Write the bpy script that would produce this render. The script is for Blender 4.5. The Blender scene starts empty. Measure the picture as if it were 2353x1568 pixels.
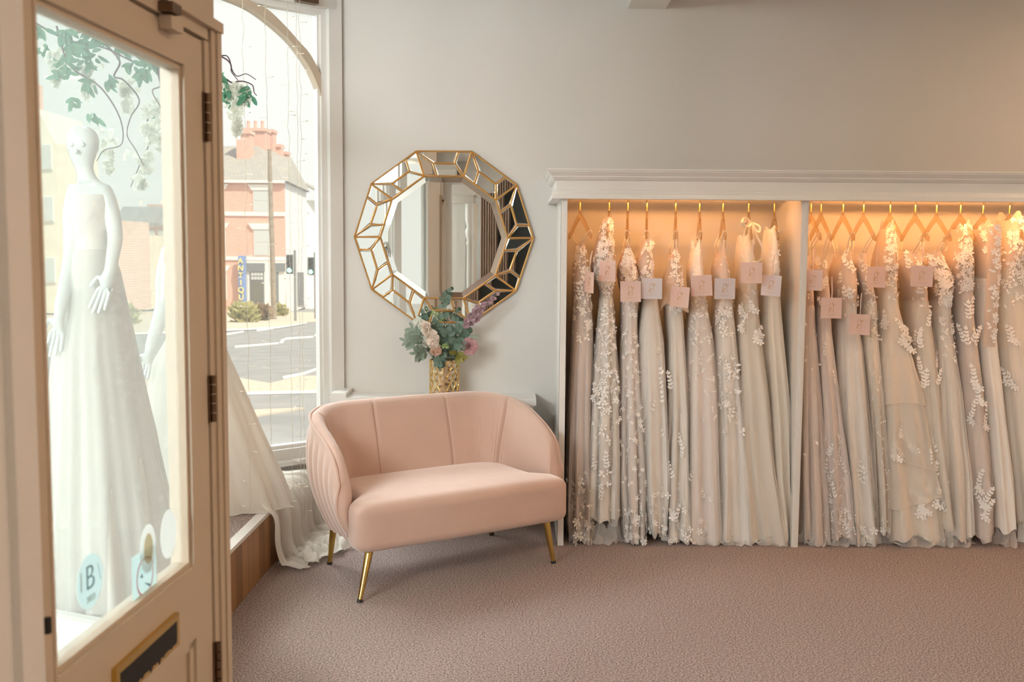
import bpy, bmesh, math, random
import numpy as np
from mathutils import Vector, Matrix
S = bpy.context.scene
COL = S.collection
random.seed(7)
# ------------------------------------------------------------------ camera
F = 2350.0; H = 1.55
UP = np.array([196, 26416, 2350.0]); UP /= np.linalg.norm(UP)
FW = np.array([0, 0, -1.0]) - np.dot([0, 0, -1.0], UP) * UP; FW /= np.linalg.norm(FW)
RT = np.cross(FW, UP)
R = np.array([RT, FW, UP])
cam_d = bpy.data.cameras.new('camera'); cam = bpy.data.objects.new('camera', cam_d); COL.objects.link(cam)
cam_d.sensor_width = 36; cam_d.lens = F / 2353 * 36; cam_d.clip_end = 400
cam_d.dof.use_dof = True; cam_d.dof.focus_distance = 5.1; cam_d.dof.aperture_fstop = 5.0
m4 = Matrix([list(R[0]) + [0], list(R[1]) + [0], list(R[2]) + [H], [0, 0, 0, 1]])
cam.matrix_world = m4
S.camera = cam
# ------------------------------------------------------------------ light and exposure
S.view_settings.view_transform = 'Standard'; S.view_settings.look = 'None'
S.view_settings.gamma = 1; S.view_settings.use_curve_mapping = False
S.view_settings.exposure = 0.42
world = bpy.data.worlds.new('sky'); S.world = world; world.use_nodes = True
bg = world.node_tree.nodes['Background']
bg.inputs[0].default_value = (1.0, 0.985, 0.93, 1); bg.inputs[1].default_value = 0.74
def sun(name, strength, col, angle, rot):
    d = bpy.data.lights.new(name, 'SUN'); d.energy = strength; d.color = col; d.angle = math.radians(angle)
    o = bpy.data.objects.new(name, d); COL.objects.link(o); o.rotation_euler = rot; return o
def aim(o, loc, target):
    o.location = loc
    v = Vector(target) - Vector(loc); o.rotation_euler = v.to_track_quat('-Z', 'Y').to_euler()
s1 = sun('sunlight', 3.6, (1, .9, .75), 1.0, (0, 0, 0)); aim(s1, (6, 4, 9), (0, 9, 0))
def area(name, loc, target, sx, sy, power, col, spread=180):
    d = bpy.data.lights.new(name, 'AREA'); d.shape = 'RECTANGLE'; d.size = sx; d.size_y = sy
    d.energy = power; d.color = col; d.spread = math.radians(spread)
    o = bpy.data.objects.new(name, d); COL.objects.link(o); aim(o, loc, target); return o
area('daylight_over_street', (-4.6, 7.6, 4.9), (-.6, 4.4, .9), 4.5, 2.6, 190, (.90, .96, 1), 110)
area('daylight_over_entrance', (-3.9, 1.4, 2.9), (0, 3.2, .7), 2.4, 1.6, 18, (.90, .96, 1))
area('daylight_side_fill', (-2.9, -1.6, 3.5), (1.6, 5.3, .5), 2.8, 2.2, 760, (.95, .98, 1))  # added area lamp outside the unseen side window, brightens the gowns

# ------------------------------------------------------------------ helpers
def ray(px, py):
    return R @ np.array([(px - 1176.5) / F, -(py - 784) / F, -1.0])
def atY(px, py, Y):
    d = ray(px, py); p = d * Y / d[1]; return (p[0], p[1], p[2] + H)
def atZ(px, py, z=0.0):
    d = ray(px, py); p = d * (z - H) / d[2]; return (p[0], p[1], p[2] + H)
def onplane(px, py, p0, dx, dy):           # vertical plane through p0 along (dx,dy)
    d = ray(px, py); nx, ny = -dy, dx
    t = (nx * p0[0] + ny * p0[1]) / (nx * d[0] + ny * d[1])
    return (d[0] * t, d[1] * t, d[2] * t + H)
def lerp(a, b, t): return a + (b - a) * t
def vl(a, b, t): return tuple(lerp(a[i], b[i], t) for i in range(3))

MATS = {}
def mat(name, base=(.8, .8, .8), rough=.6, metal=0, sheen=0, spec=.5, noise=None, bump=None, trans=0, coat=0, sheen_tint=None, transl=0, emit=None):
    m = bpy.data.materials.new(name); m.use_nodes = True; nt = m.node_tree
    p = nt.nodes['Principled BSDF']
    p.inputs['Base Color'].default_value = (*base, 1); p.inputs['Roughness'].default_value = rough
    p.inputs['Metallic'].default_value = metal; p.inputs['Specular IOR Level'].default_value = spec
    p.inputs['Sheen Weight'].default_value = sheen; p.inputs['Transmission Weight'].default_value = trans
    p.inputs['Coat Weight'].default_value = coat
    if sheen_tint: p.inputs['Sheen Tint'].default_value = (*sheen_tint, 1)
    if emit:
        p.inputs['Emission Color'].default_value = (*emit[0], 1); p.inputs['Emission Strength'].default_value = emit[1]
    tc = nt.nodes.new('ShaderNodeTexCoord')
    if noise:                                # (scale, colour2, low, high)
        n = nt.nodes.new('ShaderNodeTexNoise'); n.inputs['Scale'].default_value = noise[0]; n.inputs['Detail'].default_value = 3
        nt.links.new(tc.outputs['Object'], n.inputs['Vector'])
        r = nt.nodes.new('ShaderNodeValToRGB'); r.color_ramp.elements[0].position = noise[2]; r.color_ramp.elements[1].position = noise[3]
        r.color_ramp.elements[0].color = (*base, 1); r.color_ramp.elements[1].color = (*noise[1], 1)
        nt.links.new(n.outputs['Fac'], r.inputs[0]); nt.links.new(r.outputs[0], p.inputs['Base Color'])
    if bump:                                 # (scale, strength, distance)
        n = nt.nodes.new('ShaderNodeTexNoise'); n.inputs['Scale'].default_value = bump[0]; n.inputs['Detail'].default_value = 4
        nt.links.new(tc.outputs['Object'], n.inputs['Vector'])
        b = nt.nodes.new('ShaderNodeBump'); b.inputs['Strength'].default_value = bump[1]; b.inputs['Distance'].default_value = bump[2]
        nt.links.new(n.outputs['Fac'], b.inputs['Height']); nt.links.new(b.outputs[0], p.inputs['Normal'])
    if transl:
        t = nt.nodes.new('ShaderNodeBsdfTranslucent'); t.inputs[0].default_value = (*base, 1)
        mx = nt.nodes.new('ShaderNodeMixShader'); mx.inputs[0].default_value = transl
        nt.links.new(p.outputs[0], mx.inputs[1]); nt.links.new(t.outputs[0], mx.inputs[2])
        nt.links.new(mx.outputs[0], nt.nodes['Material Output'].inputs[0])
    MATS[name] = m; return m
def sheer(name, col, opacity, transl=.4):
    m = bpy.data.materials.new(name); m.use_nodes = True; nt = m.node_tree; nt.nodes.clear()
    o = nt.nodes.new('ShaderNodeOutputMaterial'); tr = nt.nodes.new('ShaderNodeBsdfTransparent')
    d = nt.nodes.new('ShaderNodeBsdfDiffuse'); t = nt.nodes.new('ShaderNodeBsdfTranslucent')
    d.inputs[0].default_value = (*col, 1); t.inputs[0].default_value = (*col, 1)
    a = nt.nodes.new('ShaderNodeMixShader'); a.inputs[0].default_value = transl
    nt.links.new(d.outputs[0], a.inputs[1]); nt.links.new(t.outputs[0], a.inputs[2])
    lw = nt.nodes.new('ShaderNodeLayerWeight'); lw.inputs[0].default_value = .45      # more thread per view ray at grazing angles
    mr = nt.nodes.new('ShaderNodeMapRange'); mr.inputs[3].default_value = opacity; mr.inputs[4].default_value = min(1, opacity + .45)
    nt.links.new(lw.outputs['Facing'], mr.inputs[0])
    b = nt.nodes.new('ShaderNodeMixShader'); nt.links.new(mr.outputs[0], b.inputs[0])
    nt.links.new(tr.outputs[0], b.inputs[1]); nt.links.new(a.outputs[0], b.inputs[2]); nt.links.new(b.outputs[0], o.inputs[0])
    MATS[name] = m; return m
def glassmat(name, tint, haze, haze_col, gloss=.08):
    m = bpy.data.materials.new(name); m.use_nodes = True; nt = m.node_tree; nt.nodes.clear()
    o = nt.nodes.new('ShaderNodeOutputMaterial'); tr = nt.nodes.new('ShaderNodeBsdfTransparent'); tr.inputs[0].default_value = (*tint, 1)
    g = nt.nodes.new('ShaderNodeBsdfGlossy'); g.inputs['Roughness'].default_value = 0.02
    lw = nt.nodes.new('ShaderNodeLayerWeight'); lw.inputs[0].default_value = .5
    pw = nt.nodes.new('ShaderNodeMath'); pw.operation = 'POWER'; pw.inputs[1].default_value = 5; nt.links.new(lw.outputs['Facing'], pw.inputs[0])
    fr = nt.nodes.new('ShaderNodeMath'); fr.operation = 'MULTIPLY_ADD'; fr.inputs[1].default_value = .9; fr.inputs[2].default_value = .045; nt.links.new(pw.outputs[0], fr.inputs[0])
    a = nt.nodes.new('ShaderNodeMixShader')
    k = nt.nodes.new('ShaderNodeMath'); k.operation = 'MULTIPLY'; k.inputs[1].default_value = gloss * 12; k.use_clamp = True
    nt.links.new(fr.outputs[0], k.inputs[0]); nt.links.new(k.outputs[0], a.inputs[0])
    nt.links.new(tr.outputs[0], a.inputs[1]); nt.links.new(g.outputs[0], a.inputs[2])
    d = nt.nodes.new('ShaderNodeBsdfTranslucent'); d.inputs[0].default_value = (*haze_col, 1)  # translucent share imitates the haze of reflections on the panes
    b = nt.nodes.new('ShaderNodeMixShader'); b.inputs[0].default_value = haze
    nt.links.new(a.outputs[0], b.inputs[1]); nt.links.new(d.outputs[0], b.inputs[2]); nt.links.new(b.outputs[0], o.inputs[0])
    MATS[name] = m; return m
def brickmat(name, c1, c2, mortar, scale, sx=.5, sy=.25, rough=.85, plane='XZ', ms=.02):
    m = bpy.data.materials.new(name); m.use_nodes = True; nt = m.node_tree; p = nt.nodes['Principled BSDF']
    p.inputs['Roughness'].default_value = rough
    tc = nt.nodes.new('ShaderNodeTexCoord'); sp = nt.nodes.new('ShaderNodeSeparateXYZ'); cb = nt.nodes.new('ShaderNodeCombineXYZ')
    nt.links.new(tc.outputs['Object'], sp.inputs[0])
    nt.links.new(sp.outputs[plane[0]], cb.inputs[0]); nt.links.new(sp.outputs[plane[1]], cb.inputs[1])
    b = nt.nodes.new('ShaderNodeTexBrick'); b.inputs['Color1'].default_value = (*c1, 1); b.inputs['Color2'].default_value = (*c2, 1)
    b.inputs['Mortar'].default_value = (*mortar, 1); b.inputs['Scale'].default_value = scale
    b.inputs['Brick Width'].default_value = sx; b.inputs['Row Height'].default_value = sy; b.inputs['Mortar Size'].default_value = ms
    nt.links.new(cb.outputs[0], b.inputs[0]); nt.links.new(b.outputs[0], p.inputs['Base Color']); MATS[name] = m; return m

class MB:
    """collects geometry in world space and links it as one mesh object"""
    def __init__(s): s.v = []; s.f = []; s.m = []; s.mi = 0
    def add(s, vs, fs):
        k = len(s.v); s.v += [tuple(map(float, v)) for v in vs]
        for f in fs: s.f.append([i + k for i in f]); s.m.append(s.mi)
    def box(s, x0, x1, y0, y1, z0, z1):
        s.add([(x0,y0,z0),(x1,y0,z0),(x1,y1,z0),(x0,y1,z0),(x0,y0,z1),(x1,y0,z1),(x1,y1,z1),(x0,y1,z1)],
              [(0,3,2,1),(4,5,6,7),(0,1,5,4),(1,2,6,5),(2,3,7,6),(3,0,4,7)])
    def obox(s, o, ax, ay, az):              # origin corner and three edge vectors
        o, ax, ay, az = map(np.array, (o, ax, ay, az))
        if np.dot(np.cross(ax, ay), az) < 0: ax, ay = ay, ax
        s.add([o, o+ax, o+ax+ay, o+ay, o+az, o+ax+az, o+ax+ay+az, o+ay+az],
              [(0,3,2,1),(4,5,6,7),(0,1,5,4),(1,2,6,5),(2,3,7,6),(3,0,4,7)])
    def prism(s, poly, off):                 # polygon (3D points) extruded by vector off
        n = len(poly); a = [np.array(p, float) for p in poly]; b = [p + np.array(off) for p in a]
        s.add(a + b, [list(range(n))[::-1], list(range(n, 2*n))] + [(i, (i+1) % n, n + (i+1) % n, n + i) for i in range(n)])
    def grid(s, rows, closed=False):
        n = len(rows[0]); vs = [p for r in rows for p in r]; fs = []
        for i in range(len(rows) - 1):
            for j in range(n if closed else n - 1):
                k = (j + 1) % n; fs.append((i*n+j, i*n+k, (i+1)*n+k, (i+1)*n+j))
        s.add(vs, fs)
    def tube(s, pts, r, n=8, cap=True, flat=1.0):
        P = [np.array(p, float) for p in pts]; rr = r if isinstance(r, (list, tuple)) else [r] * len(P)
        rows = []; prev = None
        for i, p in enumerate(P):
            t = P[min(i+1, len(P)-1)] - P[max(i-1, 0)]; t = t / (np.linalg.norm(t) + 1e-12)
            if prev is None:
                a = np.cross(t, [0, 0, 1]) if abs(t[2]) < .9 else np.cross(t, [0, 1, 0])
            else: a = prev - np.dot(prev, t) * t
            a = a / (np.linalg.norm(a) + 1e-12); prev = a; b = np.cross(t, a)
            rows.append([p + rr[i] * (math.cos(q) * a + flat * math.sin(q) * b) for q in [2*math.pi*j/n for j in range(n)]])
        k = len(s.v); s.grid(rows, True)
        if cap:
            s.f.append([k + j for j in range(n)]); s.m.append(s.mi)
            e = k + (len(P) - 1) * n; s.f.append([e + j for j in range(n)][::-1]); s.m.append(s.mi)
    def lathe(s, c, prof, n=32, sx=1, sy=1):
        s.grid([[(c[0] + sx*r*math.cos(2*math.pi*j/n), c[1] + sy*r*math.sin(2*math.pi*j/n), c[2] + z) for j in range(n)] for r, z in prof], True)
    def ball(s, c, r, n=10, sz=1.0):
        s.lathe(c, [(r*math.sin(math.pi*i/n)+1e-5, -sz*r*math.cos(math.pi*i/n)) for i in range(n+1)], n*2)
    def build(s, name, m, parent=None, loc=None, smooth=None, label=None):
        v = np.array(s.v)
        if loc is None:
            lo, hi = v.min(0), v.max(0); loc = ((lo[0]+hi[0])/2, (lo[1]+hi[1])/2, lo[2])
        me = bpy.data.meshes.new(name); me.from_pydata([tuple(p) for p in (v - np.array(loc))], [], s.f)
        ms = m if isinstance(m, (list, tuple)) else [m]
        for x in ms: me.materials.append(MATS[x] if isinstance(x, str) else x)
        if len(ms) > 1: me.polygons.foreach_set('material_index', s.m)
        me.update()
        bm = bmesh.new(); bm.from_mesh(me); bmesh.ops.remove_doubles(bm, verts=bm.verts, dist=1e-6)
        bmesh.ops.recalc_face_normals(bm, faces=bm.faces)
        if smooth is not None:
            for f in bm.faces: f.smooth = True
            for e in bm.edges:
                if len(e.link_faces) == 2 and e.calc_face_angle(0) > math.radians(smooth): e.smooth = False
        bm.to_mesh(me); bm.free()
        o = bpy.data.objects.new(name, me); COL.objects.link(o); o.location = loc
        if parent is not None:
            o.parent = parent; o.location = Vector(loc) - WORLD(parent)
        if label: o['label'] = label
        return o
LOCS = {}
def WORLD(o):
    v = Vector(o.location)
    while o.parent: o = o.parent; v += Vector(o.location)
    return v
def empty(name, loc, label, cat, group=None, kind=None):
    o = bpy.data.objects.new(name, None); COL.objects.link(o); o.location = loc; o.empty_display_size = .05
    return tag(o, label, cat, group, kind)
def tag(o, label=None, cat=None, group=None, kind=None):
    if label: o['label'] = label
    if cat: o['category'] = cat
    if group: o['group'] = group
    if kind: o['kind'] = kind
    return o
def struct(o): o['kind'] = 'structure'; return o
def copy_tree(o, parent=None):
    c = o.copy(); COL.objects.link(c)
    if parent is not None: c.parent = parent
    for ch in [x for x in COL.objects if x.parent == o]: copy_tree(ch, c)
    return c
def catmull(pts, n):
    P = [np.array(p, float) for p in pts]; P = [2*P[0]-P[1]] + P + [2*P[-1]-P[-2]]; out = []
    for i in range(1, len(P) - 2):
        for k in range(n):
            t = k / n; a, b, c, d = P[i-1], P[i], P[i+1], P[i+2]
            out.append(.5*((2*b) + (-a+c)*t + (2*a-5*b+4*c-d)*t*t + (-a+3*b-3*c+d)*t**3))
    out.append(P[-2]); return out
def text_mesh(body, size, mat_, name, parent, origin, ux, uz, depth=.0005, bold=False):
    """flat lettering laid on the plane spanned by ux (reading direction) and uz (up)"""
    cu = bpy.data.curves.new(name, 'FONT'); cu.body = body; cu.size = size; cu.extrude = depth; cu.align_x = 'CENTER'; cu.align_y = 'CENTER'
    if bold: cu.offset = size * .02
    if name in ('letter', 'faint_letter'): cu.offset = -size * .022
    t = bpy.data.objects.new(name + '_source', cu); COL.objects.link(t)
    dg = bpy.context.evaluated_depsgraph_get(); dg.update()
    me = bpy.data.meshes.new_from_object(t.evaluated_get(dg)); bpy.data.objects.remove(t)
    ux = Vector(ux).normalized(); uz = Vector(uz).normalized(); n = ux.cross(uz)
    for v in me.vertices: v.co = ux * v.co.x + uz * v.co.y + n * v.co.z
    me.materials.clear(); me.materials.append(MATS[mat_])
    o = bpy.data.objects.new(name, me); COL.objects.link(o)
    if parent is not None: o.parent = parent; o.location = Vector(origin) - WORLD(parent)
    else: o.location = origin
    return o

# ------------------------------------------------------------------ materials
mat('wall_paint', (.67, .65, .62), .75, bump=(60, .08, .003), noise=(1.2, (.64, .62, .585), .3, .7))
mat('ceiling_paint', (.78, .76, .72), .8)
mat('door_paint', (.54, .445, .335), .5, bump=(90, .06, .002))  # tan base imitates warm, dim light falling on a white door
mat('gloss_white', (.78, .77, .74), .35, bump=(40, .05, .002))
mat('carpet', (.10, .062, .052), .95, noise=(140, (.55, .405, .355), .37, .65), bump=(220, .8, .01), sheen=.25)
mat('velvet', (.52, .355, .28), .85, sheen=.8, sheen_tint=(1, .9, .85), bump=(9, .25, .01), noise=(3.5, (.56, .38, .30), .35, .7))
mat('velvet_seam', (.33, .18, .13), .9)
mat('brass', (.62, .42, .12), .22, metal=1)
mat('gold_paint', (.66, .38, .13), .38, metal=.7)
mat('bright_gold', (.95, .65, .2), .2, metal=1)
mat('rubber', (.02, .02, .02), .7)
mat('black', (.012, .012, .012), .7)
mat('mirror_glass', (.86, .87, .84), .012, metal=1)
mat('acrylic', (1, .93, .85), .06, trans=.92, spec=.6)
mat('satin', (.93, .88, .80), .42, sheen=.3, transl=.25)
mat('ivory_cloth', (.91, .86, .79), .8, transl=.08)
mat('white_cloth', (.92, .89, .85), .8, transl=.08)
mat('taupe_cloth', (.80, .71, .65), .85, transl=.08)
mat('blush_cloth', (.90, .81, .77), .8, transl=.08)
mat('lace_white', (.97, .96, .94), .6, transl=.12)
mat('lace_cream', (.92, .87, .80), .7, transl=.12)
sheer('tulle_white', (.96, .94, .91), .40, .25)
sheer('tulle_taupe', (.90, .84, .80), .42, .25)
sheer('tulle_cream', (.96, .91, .84), .38, .25)
sheer('bodice_mesh', (.82, .72, .65), .62)
sheer('chiffon', (.95, .92, .85), .84, .35)
mat('card_blush', (.88, .66, .58), .7, transl=.15)
mat('card_white', (.80, .74, .76), .7, transl=.15)
mat('ribbon_pink', (.88, .68, .60), .6)
mat('ribbon_ivory', (.85, .79, .66), .5, transl=.3)
mat('mannequin', (.80, .83, .82), .18, coat=.5)
mat('laminate', (.36, .19, .085), .4)
def plank_mat():
    m = brickmat('wood_planks', (.42, .215, .085), (.22, .105, .04), (.12, .06, .03), 1.0, .62, .095, .45, 'ZY', .002)
plank_mat()
glassmat('window_glass', (.97, .98, .97), .03, (.9, .95, .95), .025)
glassmat('door_glass', (.93, .96, .95), .09, (.86, .94, .95), .05)
brickmat('red_brick', (.72, .41, .32), (.65, .35, .27), (.72, .56, .47), 3.4, .5, .25)
brickmat('red_brick_side', (.74, .55, .46), (.70, .50, .42), (.7, .55, .5), 3.4, .5, .25, plane='YZ')
brickmat('slates', (.34, .325, .30), (.40, .365, .31), (.25, .24, .23), 1.6, .5, .3)
mat('stone_white', (.80, .78, .73), .8)
mat('render_cream', (.76, .70, .58), .9, noise=(1.5, (.70, .63, .5), .4, .7))
mat('slate_grey', (.20, .21, .22), .7)
mat('pane_pale', (.55, .58, .58), .1)
mat('pane_dark', (.16, .16, .13), .15)
mat('sign_blue', (.20, .30, .58), .6)
mat('sign_yellow', (.85, .68, .24), .6)
mat('timber_pole', (.33, .27, .20), .9, noise=(6, (.24, .19, .14), .4, .7))
mat('signal_black', (.05, .055, .05), .5)
mat('signal_green', (.1, .9, .6), .3, emit=((.45, 1, .8), 2.0))
mat('signal_off', (.12, .10, .09), .25)
mat('steel_grey', (.30, .30, .29), .5, metal=.4)
mat('asphalt', (.25, .25, .25), .95, noise=(1.6, (.33, .32, .31), .35, .7), bump=(60, .3, .01))
mat('pavement', (.60, .52, .42), .95, noise=(14, (.50, .43, .35), .3, .75))
mat('road_paint', (.85, .83, .78), .8)
mat('bush_leaf', (.42, .42, .18), .8, noise=(5, (.62, .52, .26), .3, .7), transl=.4)
mat('bush_brown', (.42, .26, .16), .8, noise=(5, (.3, .3, .12), .3, .7), transl=.4)
mat('eucalyptus', (.10, .165, .12), .55, noise=(20, (.19, .26, .205), .35, .7), transl=.12)
mat('euc_pale', (.29, .35, .28), .6, noise=(30, (.20, .27, .21), .35, .7), transl=.2)
mat('leaf_green', (.10, .30, .18), .5, transl=.3)
mat('leaf_yellow', (.28, .25, .05), .55, transl=.2)
mat('leaf_fresh', (.30, .42, .16), .55, transl=.2)
mat('stem_green', (.10, .14, .07), .6)
mat('twig', (.10, .065, .07), .7)
mat('petal_cream', (.82, .70, .60), .7, noise=(40, (.88, .80, .72), .35, .7), transl=.3)
mat('petal_white', (.86, .87, .80), .7, transl=.4)
mat('petal_tan', (.70, .46, .34), .7, noise=(60, (.80, .60, .50), .35, .7), transl=.2)
mat('petal_lilac', (.42, .26, .30), .7, noise=(60, (.66, .50, .52), .35, .7), transl=.25)
mat('petal_rose', (.52, .29, .31), .7, noise=(30, (.64, .40, .41), .35, .7), transl=.15)
mat('mercury_glass', (.72, .60, .42), .14, metal=.85, noise=(55, (.22, .15, .09), .5, .64))
mat('sticker_pale', (.80, .93, .95), .6, transl=.7)
mat('sticker_white', (.92, .95, .95), .6, transl=.7)
mat('sticker_cream', (.86, .82, .68), .6, transl=.7)
mat('sticker_text', (.10, .20, .27), .6)
mat('sticker_faint', (.60, .76, .77), .6)
mat('sticker_pink', (.72, .45, .55), .6)
mat('old_metal', (.16, .10, .06), .4, metal=.8)
mat('wire', (.66, .62, .50), .5)
mat('bulb', (.85, .83, .76), .2, emit=((1, .85, .55), .12))
mat('curtain_brown', (.33, .23, .17), .9)
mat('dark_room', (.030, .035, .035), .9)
mat('tile_floor', (.35, .34, .32), .5)
mat('lamp_white', (.9, .9, .88), .4)
mat('lamp_glow', (1, .8, .6), .4, emit=((1, .72, .45), 5))
mat('led_glow', (1, .6, .3), .4, emit=((1, .60, .24), 3))
# ------------------------------------------------------------------ the room
YW = 5.85                                     # back wall
C0 = (atY(766, 577, YW)[0], YW)               # corner of back wall and bay window
WD = np.array([-.77, -.64]); WD /= np.linalg.norm(WD)
WN = np.array([-WD[1], WD[0]])                # into the room or out of it
if WN[1] > 0: WN = -WN                        # towards the room
ZC = 3.12
def win(px, py): return onplane(px, py, C0, WD[0], WD[1])
def wp(s, z, d=0): return (C0[0] + WD[0]*s + WN[0]*d, C0[1] + WD[1]*s + WN[1]*d, z)
def wbox(b, s0, s1, z0, z1, d0, d1):
    b.obox(wp(s0, z0, d0), np.array(wp(s1, 0)) - wp(s0, 0), np.array(wp(0, 0, d1)) - wp(0, 0, d0), (0, 0, z1 - z0))

b = MB(); b.prism([(-1.2, -3.2, -.1), (4.3, -3.2, -.1), (4.3, 6.0, -.1), (-1.2, 6.0, -.1)], (0, 0, .1))
o = struct(b.build('floor', 'carpet'))
b = MB(); b.prism([(-3.6, -3.2, ZC), (4.3, -3.2, ZC), (4.3, 6.1, ZC), (C0[0] - .05, 6.1, ZC), (-3.7, 3.9, ZC)], (0, 0, .15)); struct(b.build('ceiling', 'ceiling_paint'))
b = MB(); b.box(C0[0] - .01, 4.3, YW, YW + .15, 0, ZC); struct(b.build('wall_back', 'wall_paint'))
b = MB(); b.box(4.1, 4.3, -3.2, YW, 0, ZC); struct(b.build('wall_right', 'wall_paint'))
b = MB(); b.box(-1.0, 4.1, -3.3, -3.1, 0, ZC); struct(b.build('wall_front', 'wall_paint'))
# ceiling beam that reaches towards the back wall
xa = atY(1442, 18, YW)[0]; xb = atY(1529, 18, YW)[0]; zb = atY(1480, 20, YW)[2]
b = MB(); b.box(xa, xb, 2.2, YW, zb, ZC); struct(b.build('trim_1', 'ceiling_paint'))

# door wall
DO = (-.80, 0.0); DD = np.array([.0626, 1.0]); DD /= np.linalg.norm(DD); DN = np.array([DD[1], -DD[0]])   # DN points into the room
def dr(px, py): return onplane(px, py, DO, DD[0], DD[1])
def du(px, py): p = dr(px, py); return (p[0] - DO[0]) * DD[0] + (p[1] - DO[1]) * DD[1]
def dz(px, py): return dr(px, py)[2]
def dp(u, z, d=0): return (DO[0] + DD[0]*u + DN[0]*d, DO[1] + DD[1]*u + DN[1]*d, z)
def dbox(b, u0, u1, z0, z1, d0, d1):
    b.obox(dp(u0, z0, d0), np.array(dp(u1, 0)) - dp(u0, 0), np.array(dp(0, 0, d1)) - dp(0, 0, d0), (0, 0, z1 - z0))
uL0 = du(0, 784); uLatch = du(58, 784); uG0 = du(122, 784); uG1 = du(436, 784); uH = du(482, 784); uC1 = du(510, 784)
uCtop = du(491, 30)
zG1 = dz(426, 159); zG0 = dz(447, 1293); zD = dz(472, 96); zCas = dz(500, 56)
b = MB(); dbox(b, -3.4, -2.9, 0, ZC, -.12, 0); dbox(b, .7, uLatch - .16, 0, ZC, -.12, 0); dbox(b, -2.9, .7, 0, .6, -.12, 0); dbox(b, -2.9, .7, 2.8, ZC, -.12, 0); struct(b.build('wall_left', 'door_paint'))
w4 = empty('window_4', dp(-1.1, .6), None, None, kind='structure')  # unseen window, put in so daylight reaches the gowns
b = MB(); dbox(b, -2.9, .7, .6, 2.8, -.06, -.055); b.build('window_pane', 'window_glass', w4)
b = MB()
for u_ in (-2.9, -1.7, -.5, .64): dbox(b, u_, u_ + .06, .6, 2.8, -.10, -.02)
dbox(b, -2.9, .7, .56, .6, -.12, .04); b.build('window_frame', 'gloss_white', w4)
b = MB(); dbox(b, uLatch - .16, uCtop, zCas - .02, ZC, -.12, 0.0); struct(b.build('wall_over_door', 'door_paint'))['kind'] = 'structure'
# casing round the door
b = MB()
dbox(b, uH + .004, uC1 - .012, 0, zCas - .05, -.10, -.001); dbox(b, uH + .030, uC1, 0, zCas, -.10, .005); dbox(b, uC1 - .022, uC1 + .003, 0, zCas, -.04, .010)
dbox(b, uLatch - .15, uC1 + .002, zD + .035, zCas, -.10, .006); dbox(b, uLatch - .15, uC1 + .006, zCas - .022, zCas, -.08, .014); dbox(b, uLatch - .15, uH + .02, zD + .006, zD + .04, -.10, .001)
struct(b.build('trim_2', 'door_paint'))
b = MB()
dbox(b, uLatch - .05, uLatch - .004, 0, zD, -.10, .012); dbox(b, uLatch - .16, uLatch - .03, 0, zCas, -.10, .03); dbox(b, uLatch - .11, uLatch - .085, 0, zCas, -.04, .042)
struct(b.build('trim_3', 'gloss_white'))
# the door itself
door = empty('door_1', dp(uH, 0), None, None, kind='structure')
b = MB(); b.mi = 0
T0, T1 = -.050, -.006
dbox(b, uLatch, uG0 - .018, 0.01, zD, T0, T1); dbox(b, uG1 + .018, uH, 0.01, zD, T0, T1)
dbox(b, uG0 - .018, uG1 + .018, zG1 + .018, zD, T0, T1)
zsl0, zsl1 = dz(400, 1474), dz(400, 1430)
us1 = du(402, 1440); us0 = us1 - .255
zM1 = zsl0 - .045
# lock rail with the letter slot cut through
dbox(b, uG0 - .018, us0, zM1, zG0 - .018, T0, T1); dbox(b, us1, uG1 + .018, zM1, zG0 - .018, T0, T1)
dbox(b, us0, us1, zsl1, zG0 - .018, T0, T1); dbox(b, us0, us1, zM1, zsl0, T0, T1)
dbox(b, uG0 - .018, uG1 + .018, 0.01, .22, T0, T1)
b.build('door_frame', 'door_paint', door)
b = MB(); dbox(b, uG0 - .018, uG1 + .018, .22, zM1, -.04, -.02)
for (a0, a1, c0, c1) in ((uG0-.018, uG1+.018, zM1-.02, zM1), (uG0-.018, uG1+.018, .22, .24), (uG0-.018, uG0+.004, .22, zM1), (uG1-.004, uG1+.018, .22, zM1)): dbox(b, a0, a1, c0, c1, -.035, -.012)
b.build('lower_panel', 'door_paint', door)
b = MB()
for f_, e, d in ((.010, .018, -.004), (0, .010, -.012)):
    dbox(b, uG0 - e, uG1 + e, zG1 + f_, zG1 + e, -.045, d); dbox(b, uG0 - e, uG1 + e, zG0 - e, zG0 - f_, -.045, d)
    dbox(b, uG0 - e, uG0 - f_, zG0 - f_, zG1 + f_, -.045, d); dbox(b, uG1 + f_, uG1 + e, zG0 - f_, zG1 + f_, -.045, d)
b.build('glazing_bead', 'door_paint', door)
b = MB(); dbox(b, uG0 - .006, uG1 + .006, zG0 - .006, zG1 + .006, -.030, -.026); b.build('glass_pane', 'door_glass', door)
b = MB()
g = .014
dbox(b, us0 - g, us1 + g, zsl1, zsl1 + g, -.006, .004); dbox(b, us0 - g, us1 + g, zsl0 - g, zsl0, -.006, .004)
dbox(b, us0 - g, us0, zsl0, zsl1, -.006, .004); dbox(b, us1, us1 + g, zsl0, zsl1, -.006, .004)
slot = b.build('letter_slot', 'brass', door, label='brass letter slot with a torn black brush')
b = MB(); pts = []                            # ragged black brush flap behind the plate
n = 26
for i in range(n + 1): pts.append(dp(lerp(us0, us1, i/n), zsl0 - .004 - .012*random.random()*(i % 2), .0045))
pts += [dp(us1, zsl1, .0045), dp(us0, zsl1, .0045)]
b.prism(pts, np.array(dp(0, 0, -.012)) - dp(0, 0, 0)); b.build('brush_flap', 'black', slot)
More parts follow.
